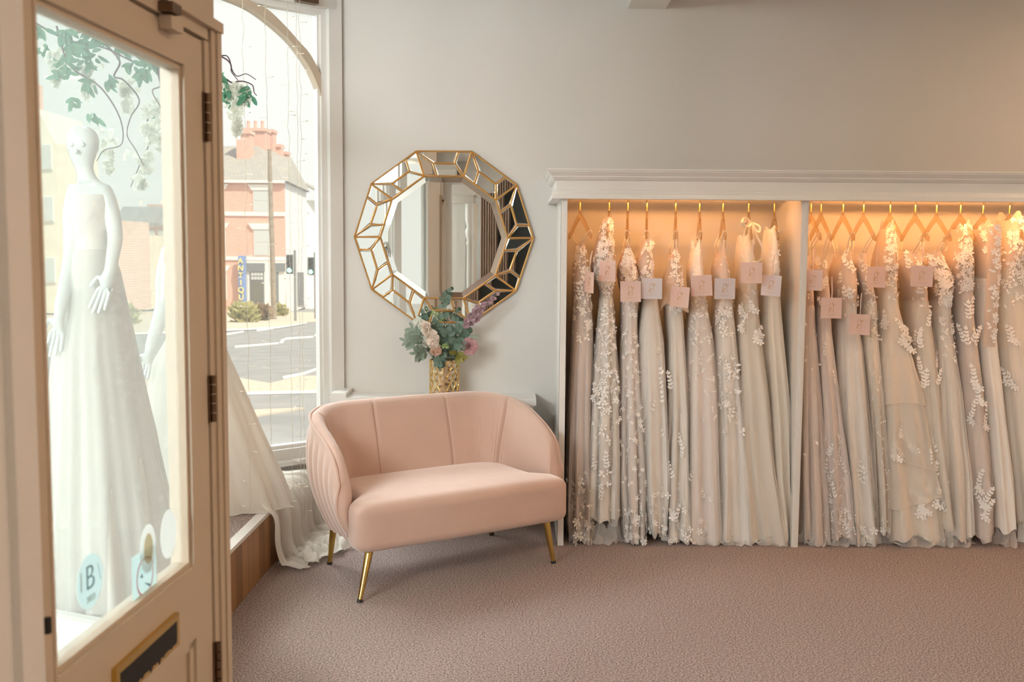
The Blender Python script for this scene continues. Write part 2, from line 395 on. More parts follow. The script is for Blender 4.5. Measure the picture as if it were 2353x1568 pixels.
for zz in (dz(475, 270), dz(483, 918), dz(495, 1530)):
    b = MB(); k = 5; hh = .105
    for i in range(k): z0 = zz - hh/2 + i*hh/k; b.lathe(dp(uH + .006, z0 + .001, .004), [(0, 0), (.0065, .0005), (.0065, hh/k - .003), (0, hh/k - .002)], 10)
    dbox(b, uH - .004, uH + .012, zz - hh/2, zz + hh/2, -.004, -.001)
    b.build('hinge', 'old_metal', door, smooth=40)
b = MB(); dbox(b, du(372, 60) - .02, du(372, 60) + .025, dz(385, 38), dz(385, 38) + .018, .0, .03); b.build('door_stay', 'old_metal', door, label='dark metal catch at the top of the door')
b = MB(); dbox(b, du(385, 70) - .03, du(385, 70) + .03, zD - .02, zD + .004, -.004, .02); b.build('catch_plate', 'door_paint', door)
b = MB(); b.lathe(dp(uLatch + .035, dz(88, 1453), .0), [(0, -.012), (.006, -.012), (.006, .012), (0, .012)], 10); b.build('keyhole', 'black', door)

# stickers on the door glass
def disc(u, z, ru, rz, d, n=40, th=.0006):
    return [dp(u + ru*math.cos(2*math.pi*i/n), z + rz*math.sin(2*math.pi*i/n), d) for i in range(n)]
OFF = np.array(dp(0, 0, .0008)) - dp(0, 0, 0); UX = -DD  # reading direction seen from the room
UXv = (DD[0], DD[1], 0)
def sticker_disc(name, u, z, r, m, d=-.0255, label=None, cat='sticker', rz=None):
    b = MB(); b.prism(disc(u, z, r, rz or r, d), OFF); o = b.build(name, m); tag(o, label, cat, 'stickers on the door glass'); return o
u1, z1 = du(240, 1337), dz(240, 1337)
st = sticker_disc('window_sticker', u1, z1, .047, 'sticker_pale', label='large pale blue round sticker with a thin letter B on the door glass')
text_mesh('B', .062, 'sticker_text', 'letter', st, dp(u1 - .002, z1 + .006, -.0240), UXv, (0, 0, 1))
for bod, q in (('I', -.033), ('\\', .032)): text_mesh(bod, .052, 'sticker_faint', 'faint_letter', st, dp(u1 + q, z1 + .006, -.0240), UXv, (0, 0, 1))
text_mesh('2022', .016, 'sticker_faint', 'year', st, dp(u1, z1 - .030, -.0240), UXv, (0, 0, 1))
u2, z2 = du(362, 1330), dz(362, 1325)
b = MB(); b.prism([dp(u2 - .055, z2 - .085, -.0258), dp(u2 + .055, z2 - .085, -.0258), dp(u2 + .055, z2 + .052, -.0258), dp(u2 - .055, z2 + .052, -.0258)], OFF*.4)
sq = b.build('window_sticker', 'sticker_pale'); tag(sq, 'square pale blue sticker with a pink ring symbol at the corner of the door glass', 'sticker', 'stickers on the door glass')
b = MB(); rows = []
for i in range(41):
    a = 2*math.pi*i/40; rows.append([dp(u2 + r*math.cos(a), z2 + r*math.sin(a), -.0245) for r in (.034, .039)])
b.grid(rows); b.build('ring', 'sticker_pink', sq)
b = MB()
b.prism([dp(u2 - .022, z2 + .004, -.0243), dp(u2 - .012, z2 + .0, -.0243), dp(u2 - .014, z2 + .009, -.0243)], OFF); b.prism([dp(u2 + .010, z2 + .012, -.0243), dp(u2 + .02, z2 + .004, -.0243), dp(u2 + .018, z2 + .016, -.0243)], OFF)
b.prism([dp(u2 - .004, z2 - .012, -.0243), dp(u2 + .018, z2 - .026, -.0243), dp(u2 + .02, z2 - .022, -.0243)], OFF); b.build('symbol', 'sticker_text', sq)
u3, z3 = du(367, 1262), dz(367, 1262)
st = sticker_disc('window_sticker', u3, z3, .036, 'sticker_white', d=-.0235, label='white round sticker with a cream centre overlapping the square sticker', rz=.048)
b = MB(); b.prism(disc(u3, z3, .021, .03, -.0224), OFF*.5); b.build('centre_disc', 'sticker_cream', st)
u4, z4 = du(415, 1228), dz(415, 1228)
sticker_disc('window_sticker', u4, z4, .040, 'sticker_white', d=-.0255, label='plain white oval sticker nearest the hinge side of the glass', rz=.050)

# angled wall between the doorway and the side window of the bay
SP = (-.985, 3.10); SE = (-3.40, 4.10)
e0 = dp(uC1 - .02, 0)
# side window: low sill wall, post, pane
sd = np.array([SE[0]-SP[0], SE[1]-SP[1]]); sl = np.linalg.norm(sd); sd /= sl; sn = np.array([sd[1], -sd[0]]); 
if sn[1] > 0: sn = -sn
def sp_(s, z, d=0): return (SP[0] + sd[0]*s + sn[0]*d, SP[1] + sd[1]*s + sn[1]*d, z)
def sbox(b, s0, s1, z0, z1, d0, d1): b.obox(sp_(s0, z0, d0), np.array(sp_(s1, 0)) - sp_(s0, 0), np.array(sp_(0, 0, d1)) - sp_(0, 0, d0), (0, 0, z1 - z0))
def qp(t, z, d=0): 
    v = np.array([SP[0]-e0[0], SP[1]-e0[1]]); L = np.linalg.norm(v); nn_ = np.array([v[1], -v[0]])/L
    return (e0[0] + v[0]*t + nn_[0]*d, e0[1] + v[1]*t + nn_[1]*d, z)
def qbox(b, t0, t1, z0, z1, d0, d1): b.obox(qp(t0, z0, d0), np.array(qp(t1, 0)) - qp(t0, 0), np.array(qp(0, 0, d1)) - qp(0, 0, d0), (0, 0, z1 - z0))
w3 = empty('window_3', qp(0, 0), None, None, kind='structure')
b = MB(); qbox(b, 0, .34, 0, ZC, -.05, .0); qbox(b, .30, .34, 0, ZC, -.02, .02); b.build('window_post', 'gloss_white', w3)
b = MB(); qbox(b, .3, 1, 0, .34, -.05, .0); qbox(b, .3, 1, 2.98, ZC, -.05, .0); b.build('window_sill', 'gloss_white', w3)
b = MB(); qbox(b, .34, 1, .34, 2.98, -.03, -.026); b.build('window_pane', 'window_glass', w3)
wside = empty('window_2', sp_(0, 0), None, None, kind='structure')
b = MB(); sbox(b, -.045, .015, 0, ZC, -.05, .05); sbox(b, .015, .03, .3, ZC, -.03, .03); sbox(b, .045, .06, .3, ZC, -.02, .02); b.build('window_post', 'gloss_white', wside)
b = MB(); sbox(b, 0, sl, 0, .24, -.05, .06); sbox(b, 0, sl, .24, .28, -.06, .09); sbox(b, 0, sl, .28, .33, -.03, .03); b.build('window_sill', 'gloss_white', wside)
b = MB(); sbox(b, .03, sl, .33, ZC, -.004, 0); b.build('window_pane', 'window_glass', wside)
b = MB(); sbox(b, 0, sl, 2.98, ZC, -.04, .04); b.build('window_head', 'gloss_white', wside)

# front window of the bay
w1 = empty('window_1', wp(0, 0), None, None, kind='structure')
zs = win(660, 1028)[2]; zt = win(660, 22)[2]
b = MB()
wbox(b, -.03, .05, 0, ZC, -.05, .06); wbox(b, .05, .085, zs, zt, -.04, .03); wbox(b, .085, .10, zs, zt, -.03, .012)
b.build('window_jamb', 'gloss_white', w1)
b = MB(); wbox(b, 0, 3.05, zs - .06, zs, -.05, .05); wbox(b, 0, 3.05, zs - .085, zs - .06, -.05, .10); wbox(b, 0, 3.05, 0, zs - .085, -.05, .02); wbox(b, 0, 3.05, zs, zs + .018, -.03, .02); b.build('window_sill', 'gloss_white', w1)
b = MB(); wbox(b, 0, 3.05, zt, zt + .03, -.04, .02); wbox(b, 0, 3.05, zt + .03, ZC, -.05, .06); b.build('window_head', 'gloss_white', w1)
b = MB(); wbox(b, .08, 3.05, zs, zt, -.004, 0); b.build('window_pane', 'window_glass', w1)
b = MB(); wbox(b, 3.0, 3.1, 0, ZC, -.06, .06); b.build('window_post', 'gloss_white', w1)
# arched glazing bar
outer = [(738,185),(708,128),(683,99),(654,66),(614,27),(582,9),(545,-9),(500,-28)]
inner = [(739,243),(726,203),(708,161),(681,120),(654,88),(606,47),(566,20),(519,0),(470,-16)]
def resamp(p, n):
    q = [win(*a) for a in p]; q = catmull(q, 6); L = [0]
    for i in range(1, len(q)): L.append(L[-1] + np.linalg.norm(q[i] - q[i-1]))
    return [np.array([np.interp(L[-1]*k/n, L, [w[j] for w in q]) for j in range(3)]) for k in range(n+1)]
A, B_ = resamp(outer, 24), resamp(inner, 24)
off = np.array([WN[0], WN[1], 0]) * .03
b = MB(); b.grid([[a - off, a + off, c + off, c - off] for a, c in zip(A, B_)], True); b.build('arched_bar', 'door_paint', w1, smooth=40)
b = MB(); wbox(b, .14, .26, zt + .03, zt + .075, .06, .11); tag(b.build('blind_bracket', 'old_metal'), 'small dark metal bracket at the window head', 'bracket')
# side return of wall by the window (paint line) and window board
b = MB(); b.box(C0[0] - .01, C0[0] + .02, YW - .035, YW, .86, ZC); struct(b.build('trim_4', 'gloss_white'))

# platform of the bay
b = MB(); PZ = .28
pf0, pf1 = (-1.215, 3.42), (-1.15, YW - .02)
poly = [(-1.215, 3.38, 0), (-1.19, 4.84, 0), (-1.13, YW - .25, 0), (-1.20, 5.68, 0), wp(2.9, 0, .10), (-3.25, 4.18, 0)]
b.prism([(x, y, 0) for x, y, _ in poly], (0, 0, PZ))
struct(b.build('floor_platform', 'carpet'))['kind'] = 'structure'
b = MB()
for (x0, y0), (x1, y1) in (((-1.215, 3.38), (-1.19, 4.84)), ((-1.19, 4.84), (-1.13, YW - .25))):
    b.prism([(x0, y0, 0), (x0 + .018, y0, 0), (x1 + .018, y1, 0), (x1, y1, 0)], (0, 0, PZ - .012))
struct(b.build('trim_5', 'wood_planks'))
b = MB()
for (x0, y0), (x1, y1) in (((-1.215, 3.38), (-1.19, 4.84)), ((-1.19, 4.84), (-1.13, YW - .25))):
    b.prism([(x0 - .025, y0, PZ - .014), (x0 + .024, y0, PZ - .014), (x1 + .024, y1, PZ - .014), (x1 - .025, y1, PZ - .014)], (0, 0, .018))
struct(b.build('trim_6', 'gloss_white'))

# recess floor outside the door, walls around the room's rest
b = MB(); b.prism([(-4.2, -3.2, -.12), (-.86, -3.2, -.12), (-.70, 2.3, -.12), (-1.0, 3.1, -.12), (-3.4, 4.1, -.12), (-4.2, 3.9, -.12)], (0, 0, .11)); struct(b.build('floor_entrance', 'tile_floor'))

# ------------------------------------------------------------------ shelf unit below the mirror
sh = empty('wall_shelf', (-.4, 5.7, 0), 'white moulded shelf unit against the wall below the mirror', 'shelf')
YS = 5.62; zt_ = atY(1180, 917, YS)[2]; xr = atY(1232, 925, YS)[0]; x2 = atY(1218, 950, YS + .04)[0]; xl = atY(757, 925, YS)[0]
def zz(py): return atY(1200, py, YS)[2]
b = MB(); b.box(xl, xr, YS, YW, zz(933), zt_)
b.build('shelf_top', 'gloss_white', sh)
b = MB(); b.box(xl, xr - .012, YS + .010, YW, zz(945), zz(933)); b.box(xl, xr - .02, YS + .022, YW, zz(953), zz(945)); b.box(xl, xr - .03, YS + .036, YW, zz(964), zz(953)); b.build('shelf_moulding', 'gloss_white', sh)
b = MB(); b.box(xl, x2 - .02, YS + .06, YW, 0, zz(964)); b.box(xl + .1, x2 - .12, YS + .05, YW, .15, zz(990)); b.build('panel', 'gloss_white', sh)
b = MB(); b.box(atY(766, 905, 5.7)[0], atY(800, 905, 5.7)[0], 5.62, YW, zt_, zt_ + .024); struct(b.build('trim_7', 'gloss_white'))

lp = empty('ceiling_lamp', (-1.75, 4.45, ZC - .04), 'added round ceiling lamp, out of view above the mannequins in the bay', 'lamp', 'ceiling lamps')
b = MB(); b.lathe((-1.75, 4.45, ZC - .05), [(.12, .049), (.12, 0), (.10, -.005), (.10, .005)], 32); b.build('housing', 'lamp_white', lp, smooth=40)
b = MB(); b.lathe((-1.75, 4.45, ZC - .05), [(.099, .004), (.0001, .002)], 32); b.build('diffuser', 'lamp_glow', lp)
area('bay_fill_light', (-1.75, 4.45, ZC - .07), (-1.5, 4.9, 0), .2, .2, 6, (1, .93, .82))  # unseen lamp, added to brighten the window sill and the train
# ------------------------------------------------------------------ closet
YC = 5.28
XL0, XL1 = atY(1286, 800, YC)[0], atY(1298, 800, YC)[0]
XD0, XD1 = atY(1834, 800, YC)[0], atY(1846, 800, YC)[0]
XR = 3.25
zc1 = atY(1290, 388, YC - .07)[2]; zc0 = atY(1400, 456, YC - .03)[2]
cl = empty('dress_wardrobe', (XL0, YC, 0), 'long white open-fronted wardrobe with a moulded cornice along the back wall', 'wardrobe')
b = MB(); b.box(XL0, XL1 + .002, YC, YW, 0, zc0 + .08); b.box(XL0 - .0, XL1 + .004, YC - .008, YC + .03, 0, zc0 + .02); b.build('side_panel', 'gloss_white', cl)
b = MB(); b.box(XD0, XD1, YC + .01, YW, 0, zc0 + .05); b.box(XD0 - .004, XD1 + .004, YC - .004, YC + .03, 0, zc0 + .02); b.box(XD0+.008, XD1-.008, YC - .010, YC, 0, zc0 + .02); b.build('partition', 'gloss_white', cl)
b = MB(); b.box(XR, XR + .03, YC, YW, 0, zc0 + .08); b.build('side_panel', 'gloss_white', cl)
b = MB(); b.box(XL0, XR, YC + .02, YW, zc0 + .10, zc0 + .12); b.build('top_board', 'gloss_white', cl)
b = MB(); b.box(XL1, XR, YW - .012, YW, 0, zc0 + .1); b.build('back_panel', 'wall_paint', cl)
# cornice profile: (projection, height from px)
zf = lambda py: atY(1500, py, YC - .05)[2]
prof = [(.085, zf(390)), (.085, zf(393)), (.080, zf(394)), (.078, zf(397)), (.062, zf(404)), (.058, zf(406)), (.058, zf(408)), (.045, zf(414)), (.032, zf(416)), (.032, zf(437)),
        (.040, zf(438)), (.044, zf(443)), (.052, zf(448)), (.054, zf(455)), (.054, zf(458)), (0, zf(458))]
b = MB(); rows = []
for d, z in prof: rows.append([(XL0 - .045*(d/.05) , YW, z), (XL0 - .045*(d/.05), YC - d, z), (XR + .1, YC - d, z)])
rows = [[(XL0 + .0, YW, prof[0][1]), (XL0 + .0, YC, prof[0][1]), (XR + .1, YC, prof[0][1])]] + rows
b.grid(rows); b.box(XL0, XR, YC, YC + .02, zf(458), prof[0][1])
b.box(XL0 - .001, XR, YC, YW, prof[0][1] - .02, prof[0][1] - .002)
b.build('cornice', 'gloss_white', cl)
b = MB(); b.tube([(XL1, 5.56, zc0 + .035), (XD0, 5.56, zc0 + .035)], .012, 12); b.build('hanging_rail', 'brass', cl, smooth=60)
b = MB(); b.tube([(XD1, 5.56, zc0 + .035), (XR, 5.56, zc0 + .035)], .012, 12); b.build('hanging_rail', 'brass', cl, smooth=60)
for (x0, x1) in ((XL1 + .15, XD0 - .15), (XD1 + .1, XR - .3)):
    b = MB(); b.box(x0, x1, YC + .05, YC + .07, zc0 + .06, zc0 + .085); tag(b.build('light_strip', 'led_glow'), 'warm light strip hidden behind the wardrobe cornice', 'light', 'light strips in the wardrobe')
    l = area('closet_light', ((x0+x1)/2, YC + .09, zc0 + .07), ((x0+x1)/2, YW + .35, .75), x1 - x0, .03, 3.0 if x0 < 1 else 6, (1, .42, .13))
# wooden block on the closet back wall, small white box at the right
xb0, zb0 = atY(1364, 643, YW)[0], atY(1364, 643, YW)[2]; xb1, zb1 = atY(1392, 600, YW)[0], atY(1392, 600, YW)[2]
b = MB(); b.box(xb0, xb1 + .03, YW - .10, YW - .013, zb0, zb1); tag(b.build('wooden_block', 'render_cream'), 'plain wooden block fixed to the wardrobe back behind the floral gown', 'block')
p0 = atZ(2337, 1245, 0)
b = MB(); b.prism([(p0[0] + .0, p0[1], 0), (p0[0] + .5, p0[1] - .35, 0), (p0[0] + .62, p0[1] - .1, 0), (p0[0] + .12, p0[1] + .25, 0)], (0, 0, .10)); tag(b.build('white_plinth', 'gloss_white'), 'low white plinth at the right edge under the last gown', 'plinth')

# ------------------------------------------------------------------ room behind the camera (seen in the mirror)
wr = empty('carved_armoire', (-.55, -.9, 0), 'tall white armoire with turned columns reflected in the mirror', 'armoire')
ax0, ax1, ay1 = -.73, -.49, -.70
b = MB(); b.box(ax0, ax1, ay1 - .5, ay1, .08, 2.1); b.box(ax0 + .04, ax1 - .08, ay1, ay1 + .012, .3, 1.95); b.build('body', 'gloss_white', wr)
b = MB(); b.box(ax0, ax1 + .02, ay1 - .5, ay1 + .06, 2.1, 2.2); b.box(ax0, ax1 + .05, ay1 - .5, ay1 + .09, 2.2, 2.32); b.build('cornice', 'gloss_white', wr)
cp = [(.03, 0), (.05, .02), (.05, .10), (.03, .13), (.035, .3), (.03, .34), (.045, .37), (.03, .40), (.034, .7), (.028, 1.6), (.04, 1.63), (.028, 1.66), (.045, 1.72), (.05, 1.78), (.03, 1.82), (.05, 1.9), (.05, 2.1)]
for x in (ax1 - .03, ax1 + .02):
    b = MB(); b.lathe((x, ay1 + .04, 0), cp, 20); b.build('turned_column', 'gloss_white', wr, smooth=50)
b = MB(); b.box(-.22, .75, -3.1, -3.06, 0, 2.3); struct(b.build('door_2', 'dark_room'))  # near-black slab stands in for the unlit doorway
b = MB(); rows = []
for z in (0.02, 2.6): rows.append([(lerp(-.46, -.22, i/40), -2.98 + .025*math.sin(i*1.1), z) for i in range(41)])
b.grid(rows); tag(b.build('brown_curtain', 'curtain_brown', smooth=60), 'brown curtain behind the camera reflected in the mirror', 'curtain')
for i, (x, y) in enumerate([(1.7, 2.3), (3.5, 4.6), (1.7, -.8), (3.3, -.6)]):
    lp = empty('ceiling_lamp', (x, y, ZC - .04), 'unseen round warm ceiling lamp above the shop floor', 'lamp', 'ceiling lamps')
    b = MB(); b.lathe((x, y, ZC - .05), [(.17, .049), (.17, 0), (.15, -.005), (.15, .005)], 32); b.build('housing', 'lamp_white', lp, smooth=40)
    b = MB(); b.lathe((x, y, ZC - .05), [(.149, .004), (.0001, .002)], 32); b.build('diffuser', 'lamp_glow', lp)
    l = area('lamp_light', (x, y, ZC - .07), (x, y, 0), .3, .3, 21 if i != 1 else 9, (1, .70, .46) if i != 1 else (1, .58, .30))  # unseen lamps added to light the room; the orange one warms the wall
# ------------------------------------------------------------------ loveseat
SC = (-.36, 4.933); SA = math.radians(33.0); sc_, ss_ = math.cos(SA), math.sin(SA)
def so(x, y, z): return (SC[0] + x*sc_ - y*ss_, SC[1] + x*ss_ + y*sc_, z)
sofa = empty('loveseat', (SC[0], SC[1], 0), 'blush pink velvet two-seat tub sofa with tapered brass legs', 'sofa')
HW, YB, YF, RC = .60, .365, -.19, .27
def plan(n):
    pts = [(-HW, YF)]
    m = 14
    for i in range(1, m): pts.append((-HW, lerp(YF, YB - RC, i/m)))
    for i in range(17):
        a = math.pi - (math.pi/2)*i/16; pts.append((-HW + RC + RC*math.cos(a), YB - RC + RC*math.sin(a)))
    m = 30
    for i in range(1, m): pts.append((lerp(-HW + RC, HW - RC, i/m), YB + .0*math.sin(math.pi*i/m)))
    pts = pts + [(-x, y) for x, y in pts[:31][::-1]]
    q = [np.array(p, float) for p in pts]; L = [0]
    for i in range(1, len(q)): L.append(L[-1] + np.linalg.norm(q[i] - q[i-1]))
    out = []
    for k in range(n + 1):
        l = L[-1]*k/n; out.append(np.array([np.interp(l, L, [w[0] for w in q]), np.interp(l, L, [w[1] for w in q])]))
    return out, L[-1]
NP = 300; PL, LT = plan(NP)
def top_h(l):
    d = min(l, LT - l)
    return float(np.interp(d, [0, .012, .03, .06, .12, .20, .30, .42, .55, .7, 1.2], [.50, .545, .575, .605, .645, .683, .722, .755, .772, .778, .782]))
NRM = []
for i in range(NP + 1):
    t = PL[min(i+1, NP)] - PL[max(i-1, 0)]; t /= np.linalg.norm(t); NRM.append(np.array([-t[1], t[0]]))   # outward
ZB = .225
def outer_pt(i, f):                            # f 0 bottom .. 1 top
    l = LT*i/NP; zt = top_h(l); z = lerp(ZB, zt, f)
    off = -.085*(1 - f)**1.6 + .034*math.sin(math.pi*min(1, f*1.02))
    per = .062; chan = abs(math.cos(math.pi*l/per))**.5; fade = max(0, 1 - max(0, f - .80)/.16) if f > .80 else 1
    off += .013*(chan - .5)*fade*min(1, max(0, min(l, LT - l) - .02)/.06)
    p = PL[i] + NRM[i]*off; return so(p[0], p[1], z)
seams = [-.205, .205]
def inner_pt(i, f):
    l = LT*i/NP; zt = top_h(l); zb = .40; z = lerp(zb, zt, f)
    d = min(l, LT - l)
    thick = lerp(.050, .075, min(1, d/.5))
    lean = .10 * min(1, d/.45)
    off = -(thick + lean*(1 - f)**1.15) - .012*math.sin(math.pi*f)
    x = PL[i][0]
    g = 0
    if PL[i][1] > YB - .02:
        for s_ in seams: g = max(g, math.exp(-((x - s_)/.006)**2))
    for q in (.40, LT - .40): g = max(g, math.exp(-((l - q)/.006)**2))
    off -= .0; off += -(-.010*g)
    pil = 0
    p = PL[i] + NRM[i]*off; return so(p[0], p[1], z)
b = MB(); M = 22; rows = []
for i in range(NP + 1): rows.append([outer_pt(i, k/M) for k in range(M + 1)])
b.grid(rows); b.build('outer_shell', 'velvet', sofa, smooth=75, label='channel-quilted outer shell of the tub back')
b = MB(); rows = []
for i in range(NP + 1):
    r = [inner_pt(i, k/14) for k in range(15)]
    a = np.array(inner_pt(i, 1)); c = np.array(outer_pt(i, 1))
    for k in range(1, 8):
        t = k/8; p = lerp(a, c, t); p = p + np.array([0, 0, .022*math.sin(math.pi*t)]); r.append(tuple(p))
    r.append(tuple(c)); rows.append(r)
# rounded front ends of the arms
def endcap(i):
    r = []
    for k in range(M + 1):
        f = k/M; r.append((outer_pt(i, f), f))
    return r
b.grid(rows)
for i, sgn in ((0, 1), (NP, -1)):
    rws = []
    for k in range(13):
        z = lerp(ZB, top_h(0), k/12)
        fo = k/12; o_ = np.array(outer_pt(i, fo)); fi = max(0, (z - .40)/(top_h(0) - .40)); ii = np.array(inner_pt(i, fi)); ii[2] = z
        fr = np.array(so(0, -1, 0)) - np.array(so(0, 0, 0))
        rws.append([lerp(o_, ii, q/6) + fr*.022*math.sin(math.pi*q/6)*min(1, (1 - k/12)*3.5) + (np.array([0, 0, .022*math.sin(math.pi*q/6)]) if k == 12 else 0) for q in range(7)])
    b.grid(rws)
b.build('inner_back', 'velvet', sofa, smooth=75, label='smooth panelled inner back and arms')
b = MB()
pt = [so(*(np.array([PL[0][0] + .07, PL[0][1] - .006])), ZB - .0)]
path = [outer_pt(0, k/10) for k in range(0, 10)] + [outer_pt(i, 1.0) for i in range(0, NP + 1, 4)] + [outer_pt(NP, k/10) for k in range(9, -1, -1)]
path = [tuple(np.array(p) + np.array([0, 0, .007])) for p in path]
b.tube(path, .0075, 8); b.build('piping', 'velvet', sofa, smooth=80, label='rounded piping along the rim')
for s_ in [None]:
    idx = [min(range(NP+1), key=lambda i: abs(PL[i][0] - s) + (0 if PL[i][1] > YB - .02 else 9)) for s in seams] + [int(NP*.40/LT), NP - int(NP*.40/LT)]
for i in idx:
    b = MB(); b.tube([inner_pt(i, k/12) for k in range(13)], .0016, 6); b.build('back_seam', 'velvet_seam', sofa)
# seat cushion: rounded block
def rblock(x0, x1, y0, y1, z0, z1, r, n, crown=.02, bow=.012):
    bb = MB(); cx, cy, cz = (x0+x1)/2, (y0+y1)/2, (z0+z1)/2; hx, hy, hz = (x1-x0)/2, (y1-y0)/2, (z1-z0)/2
    for ax in range(3):
        for sg in (-1, 1):
            rows = []
            for i in range(n + 1):
                row = []
                for j in range(n + 1):
                    c = [0, 0, 0]; c[ax] = sg
                    c[(ax+1) % 3] = math.sin((i/n - .5)*math.pi*.999) if False else (2*i/n - 1); c[(ax+2) % 3] = 2*j/n - 1
                    P = np.array([c[0]*hx, c[1]*hy, c[2]*hz]); I = np.clip(P, [-hx+r, -hy+r, -hz+r], [hx-r, hy-r, hz-r]); d = P - I; L = np.linalg.norm(d)
                    if L > 1e-9: P = I + d/L*r
                    u, v = P[0]/hx, P[1]/hy
                    if P[2] > 0: P[2] += crown*(1 - u**4)*(1 - v**4)
                    if P[1] < 0: P[1] -= bow*(1 - u**2)*abs(v)
                    yy_ = cy + P[1]; kx = float(np.interp(yy_, [-.20, -.12], [1, .86])); row.append(so(cx + P[0]*kx, yy_, cz + P[2]))
                rows.append(row)
            bb.grid(rows)
    return bb
rblock(-.565, .565, -.325, .26, .215, .430, .045, 36).build('seat', 'velvet', sofa, smooth=80)
for (px, py, tx, ty) in ((826, 1385, -.475, -.245), (1272, 1295, .475, -.245), (757, 1297, -.44, .24), (1130, 1230, .44, .24)):
    fl = np.array(atZ(px, py, 0)); tp = np.array(so(tx, ty, .235)); d = fl - tp
    b = MB(); b.tube([tp, tp + d*.5, tp + d*.965], [.019, .015, .0105], 20); lg = b.build('leg', 'brass', sofa, smooth=60)
    b = MB(); b.tube([tp + d*.95, fl + np.array([0, 0, .0])], [.013, .013], 16); b.build('foot_tip', 'rubber', lg, smooth=60)
b = MB(); c = np.array(outer_pt(3, .10)); tdir = np.array(outer_pt(9, .10)) - c; tdir /= np.linalg.norm(tdir); up = np.array([0, 0, 1.])
nn = np.cross(tdir, up); nn = nn if np.dot(nn, c - np.array([SC[0], SC[1], 0])) > 0 else -nn
b.obox(c - tdir*.004 + nn*.003, tdir*.022, up*.052, nn*.0025); b.build('label_tab', 'black', sofa)

# ------------------------------------------------------------------ mirror
MC = np.array(atY(1020, 546, YW - .02)); mr_o = 204.5/F*(YW - .02); mr_i = 146/F*(YW - .02)
mirror = empty('decagonal_mirror', (MC[0], YW - .01, MC[2] - mr_o), 'large ten-sided wall mirror with gold lattice border above the shelf', 'mirror')
def mp(x, z, d=0): return (MC[0] + x, YW - .012 - d, MC[2] + z)
rng = random.Random(3)
def rot2(p, a): return (p[0]*math.cos(a) + p[1]*math.sin(a), -p[0]*math.sin(a) + p[1]*math.cos(a))
s18 = math.sin(math.pi/10); c18 = math.cos(math.pi/10)
k_ = mr_o/205.0
baseA, baseB = (-mr_o*s18, mr_o*c18), (mr_o*s18, mr_o*c18)
basea, baseb = (-mr_i*s18, mr_i*c18), (mr_i*s18, mr_i*c18)
M1, M2 = (-25*k_, 168*k_), (24*k_, 168*k_)
DP, OP = (-16*k_, mr_i*c18), (33*k_, mr_o*c18)
def facet(poly, tilt, inset=.0035, th=.006):
    c = np.mean(np.array(poly), 0); n = len(poly)
    def ins(p, e):
        v = c - np.array(p); return np.array(p) + v/np.linalg.norm(v)*e
    bb = MB()
    f = lambda p, d: mp(p[0], p[1], d + tilt[0]*(p[0]-c[0]) + tilt[1]*(p[1]-c[1]))
    a = [f(ins(p, inset*.6), .006) for p in poly]; t = [f(ins(p, inset*.6 + .011), .0085) for p in poly]
    k = [mp(ins(p, inset*.6)[0], ins(p, inset*.6)[1], .001) for p in poly]
    bb.add(k + a + t, [list(range(n))] + [(i, (i+1) % n, n+(i+1) % n, n+i) for i in range(n)] + [(n+i, n+(i+1) % n, 2*n+(i+1) % n, 2*n+i) for i in range(n)] + [[2*n+i for i in range(n)]])
    return bb
strips = []
for sgm in range(10):
    a = sgm*math.pi/5; r2 = lambda p: rot2(p, a)
    A_, B2, a_, b_, m1, m2, dp_, op_ = map(r2, (baseA, baseB, basea, baseb, M1, M2, DP, OP))
    for poly in ([A_, m1, dp_, a_], [A_, op_, m2, m1], [op_, B2, b_, m2], [m1, m2, b_, dp_]):
        facet(poly, (rng.uniform(-.02, .02), rng.uniform(-.02, .02))).build('mirror_facet', 'mirror_glass', mirror)
    strips += [(A_, B2, .0058), (a_, b_, .005), (A_, a_, .005), (A_, m1, .0042), (m1, m2, .0042), (m2, b_, .0042), (m1, dp_, .0042), (m2, op_, .0042)]
b = MB()
for p, q, w in strips:
    p, q = np.array(p), np.array(q); d = (q - p)/np.linalg.norm(q - p); nrm = np.array([-d[1], d[0]]); rows = []
    for e in (p - d*w*.4, q + d*w*.4):
        rows.append([mp(*(e + nrm*x), dd) for x, dd in ((-w, .002), (-w*.8, .011), (0, .015), (w*.8, .011), (w, .002))])
    b.grid(rows)
b.build('gold_lattice', 'gold_paint', mirror)
inner = [rot2(baseb, i*math.pi/5) for i in range(10)]
c_ = [np.array(p) for p in inner]; n = 10
a = [mp(*(p*.985), .004) for p in c_]; t = [mp(*(p*.90), .0075) for p in c_]; k = [mp(*(p*.985), .001) for p in c_]
b = MB(); b.add(k + a + t, [list(range(n))] + [(i, (i+1) % n, n+(i+1) % n, n+i) for i in range(n)] + [(n+i, n+(i+1) % n, 2*n+(i+1) % n, 2*n+i) for i in range(n)] + [[2*n+i for i in range(n)]])
b.build('central_glass', 'mirror_glass', mirror)
b = MB(); b.prism([mp(*(np.array(rot2(baseB, i*math.pi/5))*.985), -.010) for i in range(10)], (0, -.009, 0)); b.build('backing', 'gold_paint', mirror)

